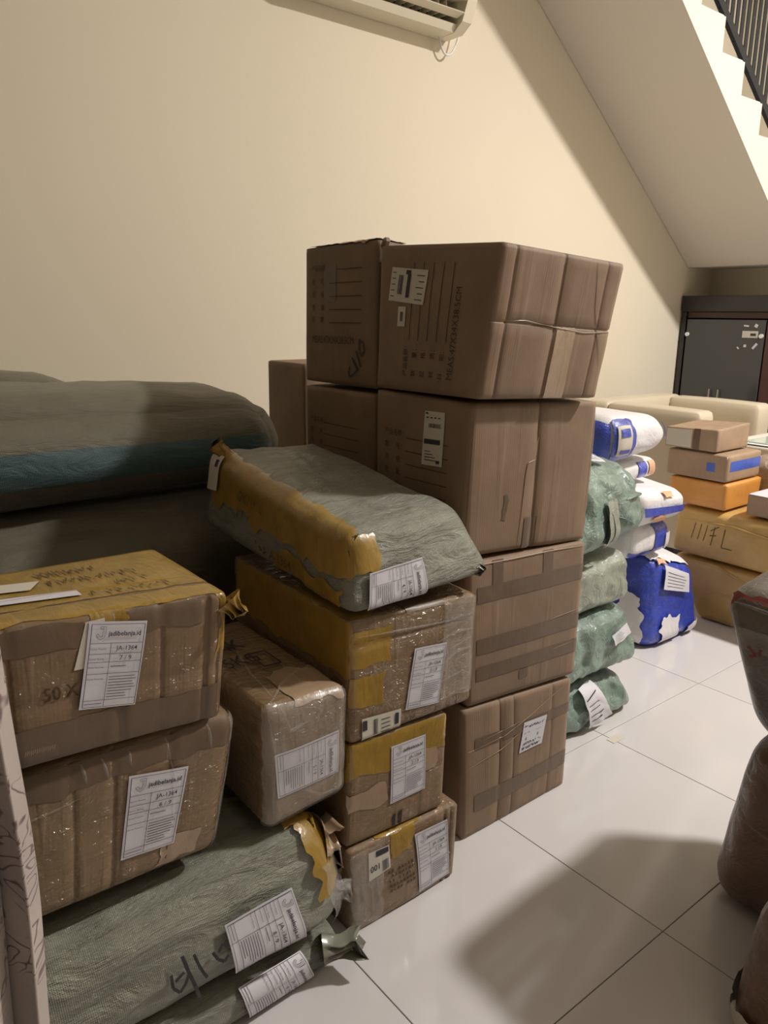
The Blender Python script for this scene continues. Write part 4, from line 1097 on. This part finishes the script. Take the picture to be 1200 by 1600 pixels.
ring = MB(); n0 = 24
for i in range(n0):
    a = 2 * PI * i / n0
    for (r_, z_) in ((.036, .7175), (.036, .755), (.024, .755), (.024, .7175)): ring.v.append(Vector((-1.66 + r_ * math.cos(a), 4.10 + r_ * math.sin(a), z_)))
for i in range(n0):
    for k in range(4): ring.f.append((i * 4 + k, ((i + 1) % n0) * 4 + k, ((i + 1) % n0) * 4 + (k + 1) % 4, i * 4 + (k + 1) % 4))
ring.build('tape_ring', M['tape_amber'], cp, smooth=False)
st = empty('pen_stand', (-1.60, 4.10, .72), 'thin black stick on a small block standing on the glass table', 'stick')
MB().box(-1.612, -1.588, 4.088, 4.112, .7170, .745, .003).build('base_block', M['wood_black'], st)
MB().tube([(-1.60, 4.10, .74), (-1.603, 4.10, .90)], .0045, 8).build('rod', M['wood_black'], st, smooth=True)
dish = MB(); 
for i in range(28):
    a = 2 * PI * i / 28
    for (r_, z_) in ((.05, .7180), (.095, .735), (.090, .737), (.045, .722)): dish.v.append(Vector((-1.66 + r_ * math.cos(a), 4.42 + r_ * .6 * math.sin(a), z_)))
for i in range(28):
    for k in range(3): dish.f.append((i * 4 + k, ((i + 1) % 28) * 4 + k, ((i + 1) % 28) * 4 + k + 1, i * 4 + k + 1))
dish.f.append(tuple(i * 4 for i in range(28))); dish.f.append(tuple(i * 4 + 3 for i in range(28)))
tag(dish.build('dish', M['white'], smooth=True), 'small white oval dish on the glass table', 'dish')

# ------------------------------------------------------------------ cabinet with smoked glass doors
cb = empty('cabinet', (-2.3, 5.5, 0), 'dark brown cabinet with smoked glass doors under the stairs', 'cabinet')
cx0, cx1, cy0, cy1 = -3.185, -1.40, 5.34, 5.70
MB().box(cx0, cx0 + .035, cy0, cy1, 0, 1.387, .002).build('side_panel', M['wood_black'], cb)
MB().box(cx1 - .035, cx1, cy0, cy1, 0, 1.387, .002).build('side_panel', M['wood_black'], cb)
MB().box(cx0 - .005, cx1 + .01, cy0 - .01, cy1, 1.388, 1.498, .003).build('top_board', M['wood_black'], cb)
MB().box(cx0 + .036, cx1 - .036, cy1 - .012, cy1, .08, 1.386).build('back_panel', M['wood_dark'], cb)
MB().box(cx0 + .036, cx1 - .036, cy0 + .01, cy1 - .013, 0, .08).build('plinth', M['wood_black'], cb)
MB().box(cx0 + .036, cx1 - .036, cy0 + .02, cy1 - .013, 1.343, 1.386, .002).build('top_rail', M['wood_dark'], cb)
MB().box(cx0 + .036, cx1 - .036, cy0 + .03, cy1 - .013, .66, .68).build('shelf', M['wood_dark'], cb)
for q in range(2):
    gx0 = cx0 + .05 + q * .89; gx1 = gx0 + .575
    dr = MB().box(gx0, gx1, cy0 - .004, cy0 + .014, .38, 1.334, .002).build('glass_door', M['cab_glass'], cb)
    for kx in (gx0 + .012, gx1 - .018):
        MB().tube([(kx, cy0 - .004, 1.228), (kx, cy0 - .016, 1.228)], .0145, 14).build('hinge_cap', M['white'], dr)
    for kx in (gx0 + .238, gx0 + .305):
        MB().tube([(kx, cy0 - .022, .85), (kx, cy0 - .022, .745)], .006, 8).build('door_handle', M['chrome'], dr)
    MB().box(gx1 + .01, gx1 + .29, cy0 - .002, cy0 + .014, .09, 1.342, .002).build('wood_panel', M['wood_dark'], cb)
    MB().box(gx0, gx1, cy0 - .002, cy0 + .014, .09, .37, .002).build('lower_door', M['wood_dark'], cb)
    if q == 0:
        fx = lambda v: v * 1.0574; fz = lambda v: 1.348 + (v - 1.348) * 1.0574
        MB().box(fx(-2.566), fx(-2.462), cy0 - .0065, cy0 - .0045, fz(1.222), fz(1.265)).build('sticker', M['label_old'], dr)
        MB().box(fx(-2.51), fx(-2.475), cy0 - .008, cy0 - .0068, fz(1.235), fz(1.250)).build('sticker_print', M['ink'], dr)
        for sx, sz, w_, h_, r_ in ((-2.545, 1.297, .035, .010, .1), (-2.480, 1.298, .022, .022, .5), (-2.475, 1.17, .045, .016, -.9), (-2.585, 1.155, .018, .009, .7), (-2.54, 1.170, .018, .018, 0)):
            sx = fx(sx); sz = fz(sz)
            MB().box(sx - w_ / 2, sx + w_ / 2, cy0 - .0065, cy0 - .0045, sz - h_ / 2, sz + h_ / 2, .0005, Matrix.Rotation(r_, 3, 'Y')).build('sticker', M['label'], dr)

# ------------------------------------------------------------------ curtain at the left edge
cu_ = empty('curtain', (-.97, -.25, 0), 'cream curtain with plum swirls hanging in folds at the left edge', 'curtain')
vs = []; fs = []; uvs = []
nu, nv = 420, 40; uvl = []
for j in range(nv + 1):
    z = .02 + (2.60 - .02) * j / nv
    sp = 1 - .0 * j / nv
    for i in range(nu + 1):
        t = i / nu; yv = -.62 + .795 * t
        ph = t * 31 * PI + .9 * math.sin(t * 13) + .5 * (1 - j / nv)
        am = .030 * (.75 + .25 * math.cos(t * 7)) * (1 - .25 * j / nv)
        flare = .012 * (1 - j / nv)
        x = -.985 + am * math.sin(ph) + .006 * noise.noise(Vector((t * 30, z * 4, 0)))
        yv += .012 * math.sin(ph * 2 + .5) * .5 + flare * t + .01 * noise.noise(Vector((t * 6, z * 2.5, 4)))
        vs.append((x + .97, yv + .25, z)); uvl.append((t * 1.7, z))
for j in range(nv):
    for i in range(nu):
        a = j * (nu + 1) + i; q = (a, a + 1, a + nu + 2, a + nu + 1); fs.append(q); uvs.append([uvl[k] for k in q])
cl = mesh_obj('cloth', vs, fs, M['curtain'], cu_, uvs)
sd = cl.modifiers.new('thickness', 'SOLIDIFY'); sd.thickness = .0015
for yh in (-1.1, .1): MB().tube([(-.985, yh, 2.63), (-.985, yh, ZC - .002)], .006, 8).build('rod_hanger', M['black_metal'], cu_, smooth=True)
rod = MB().tube([(-.985, -1.2, 2.63), (-.985, .24, 2.63)], .014, 12); rod.build('curtain_rod', M['black_metal'], cu_, smooth=True)
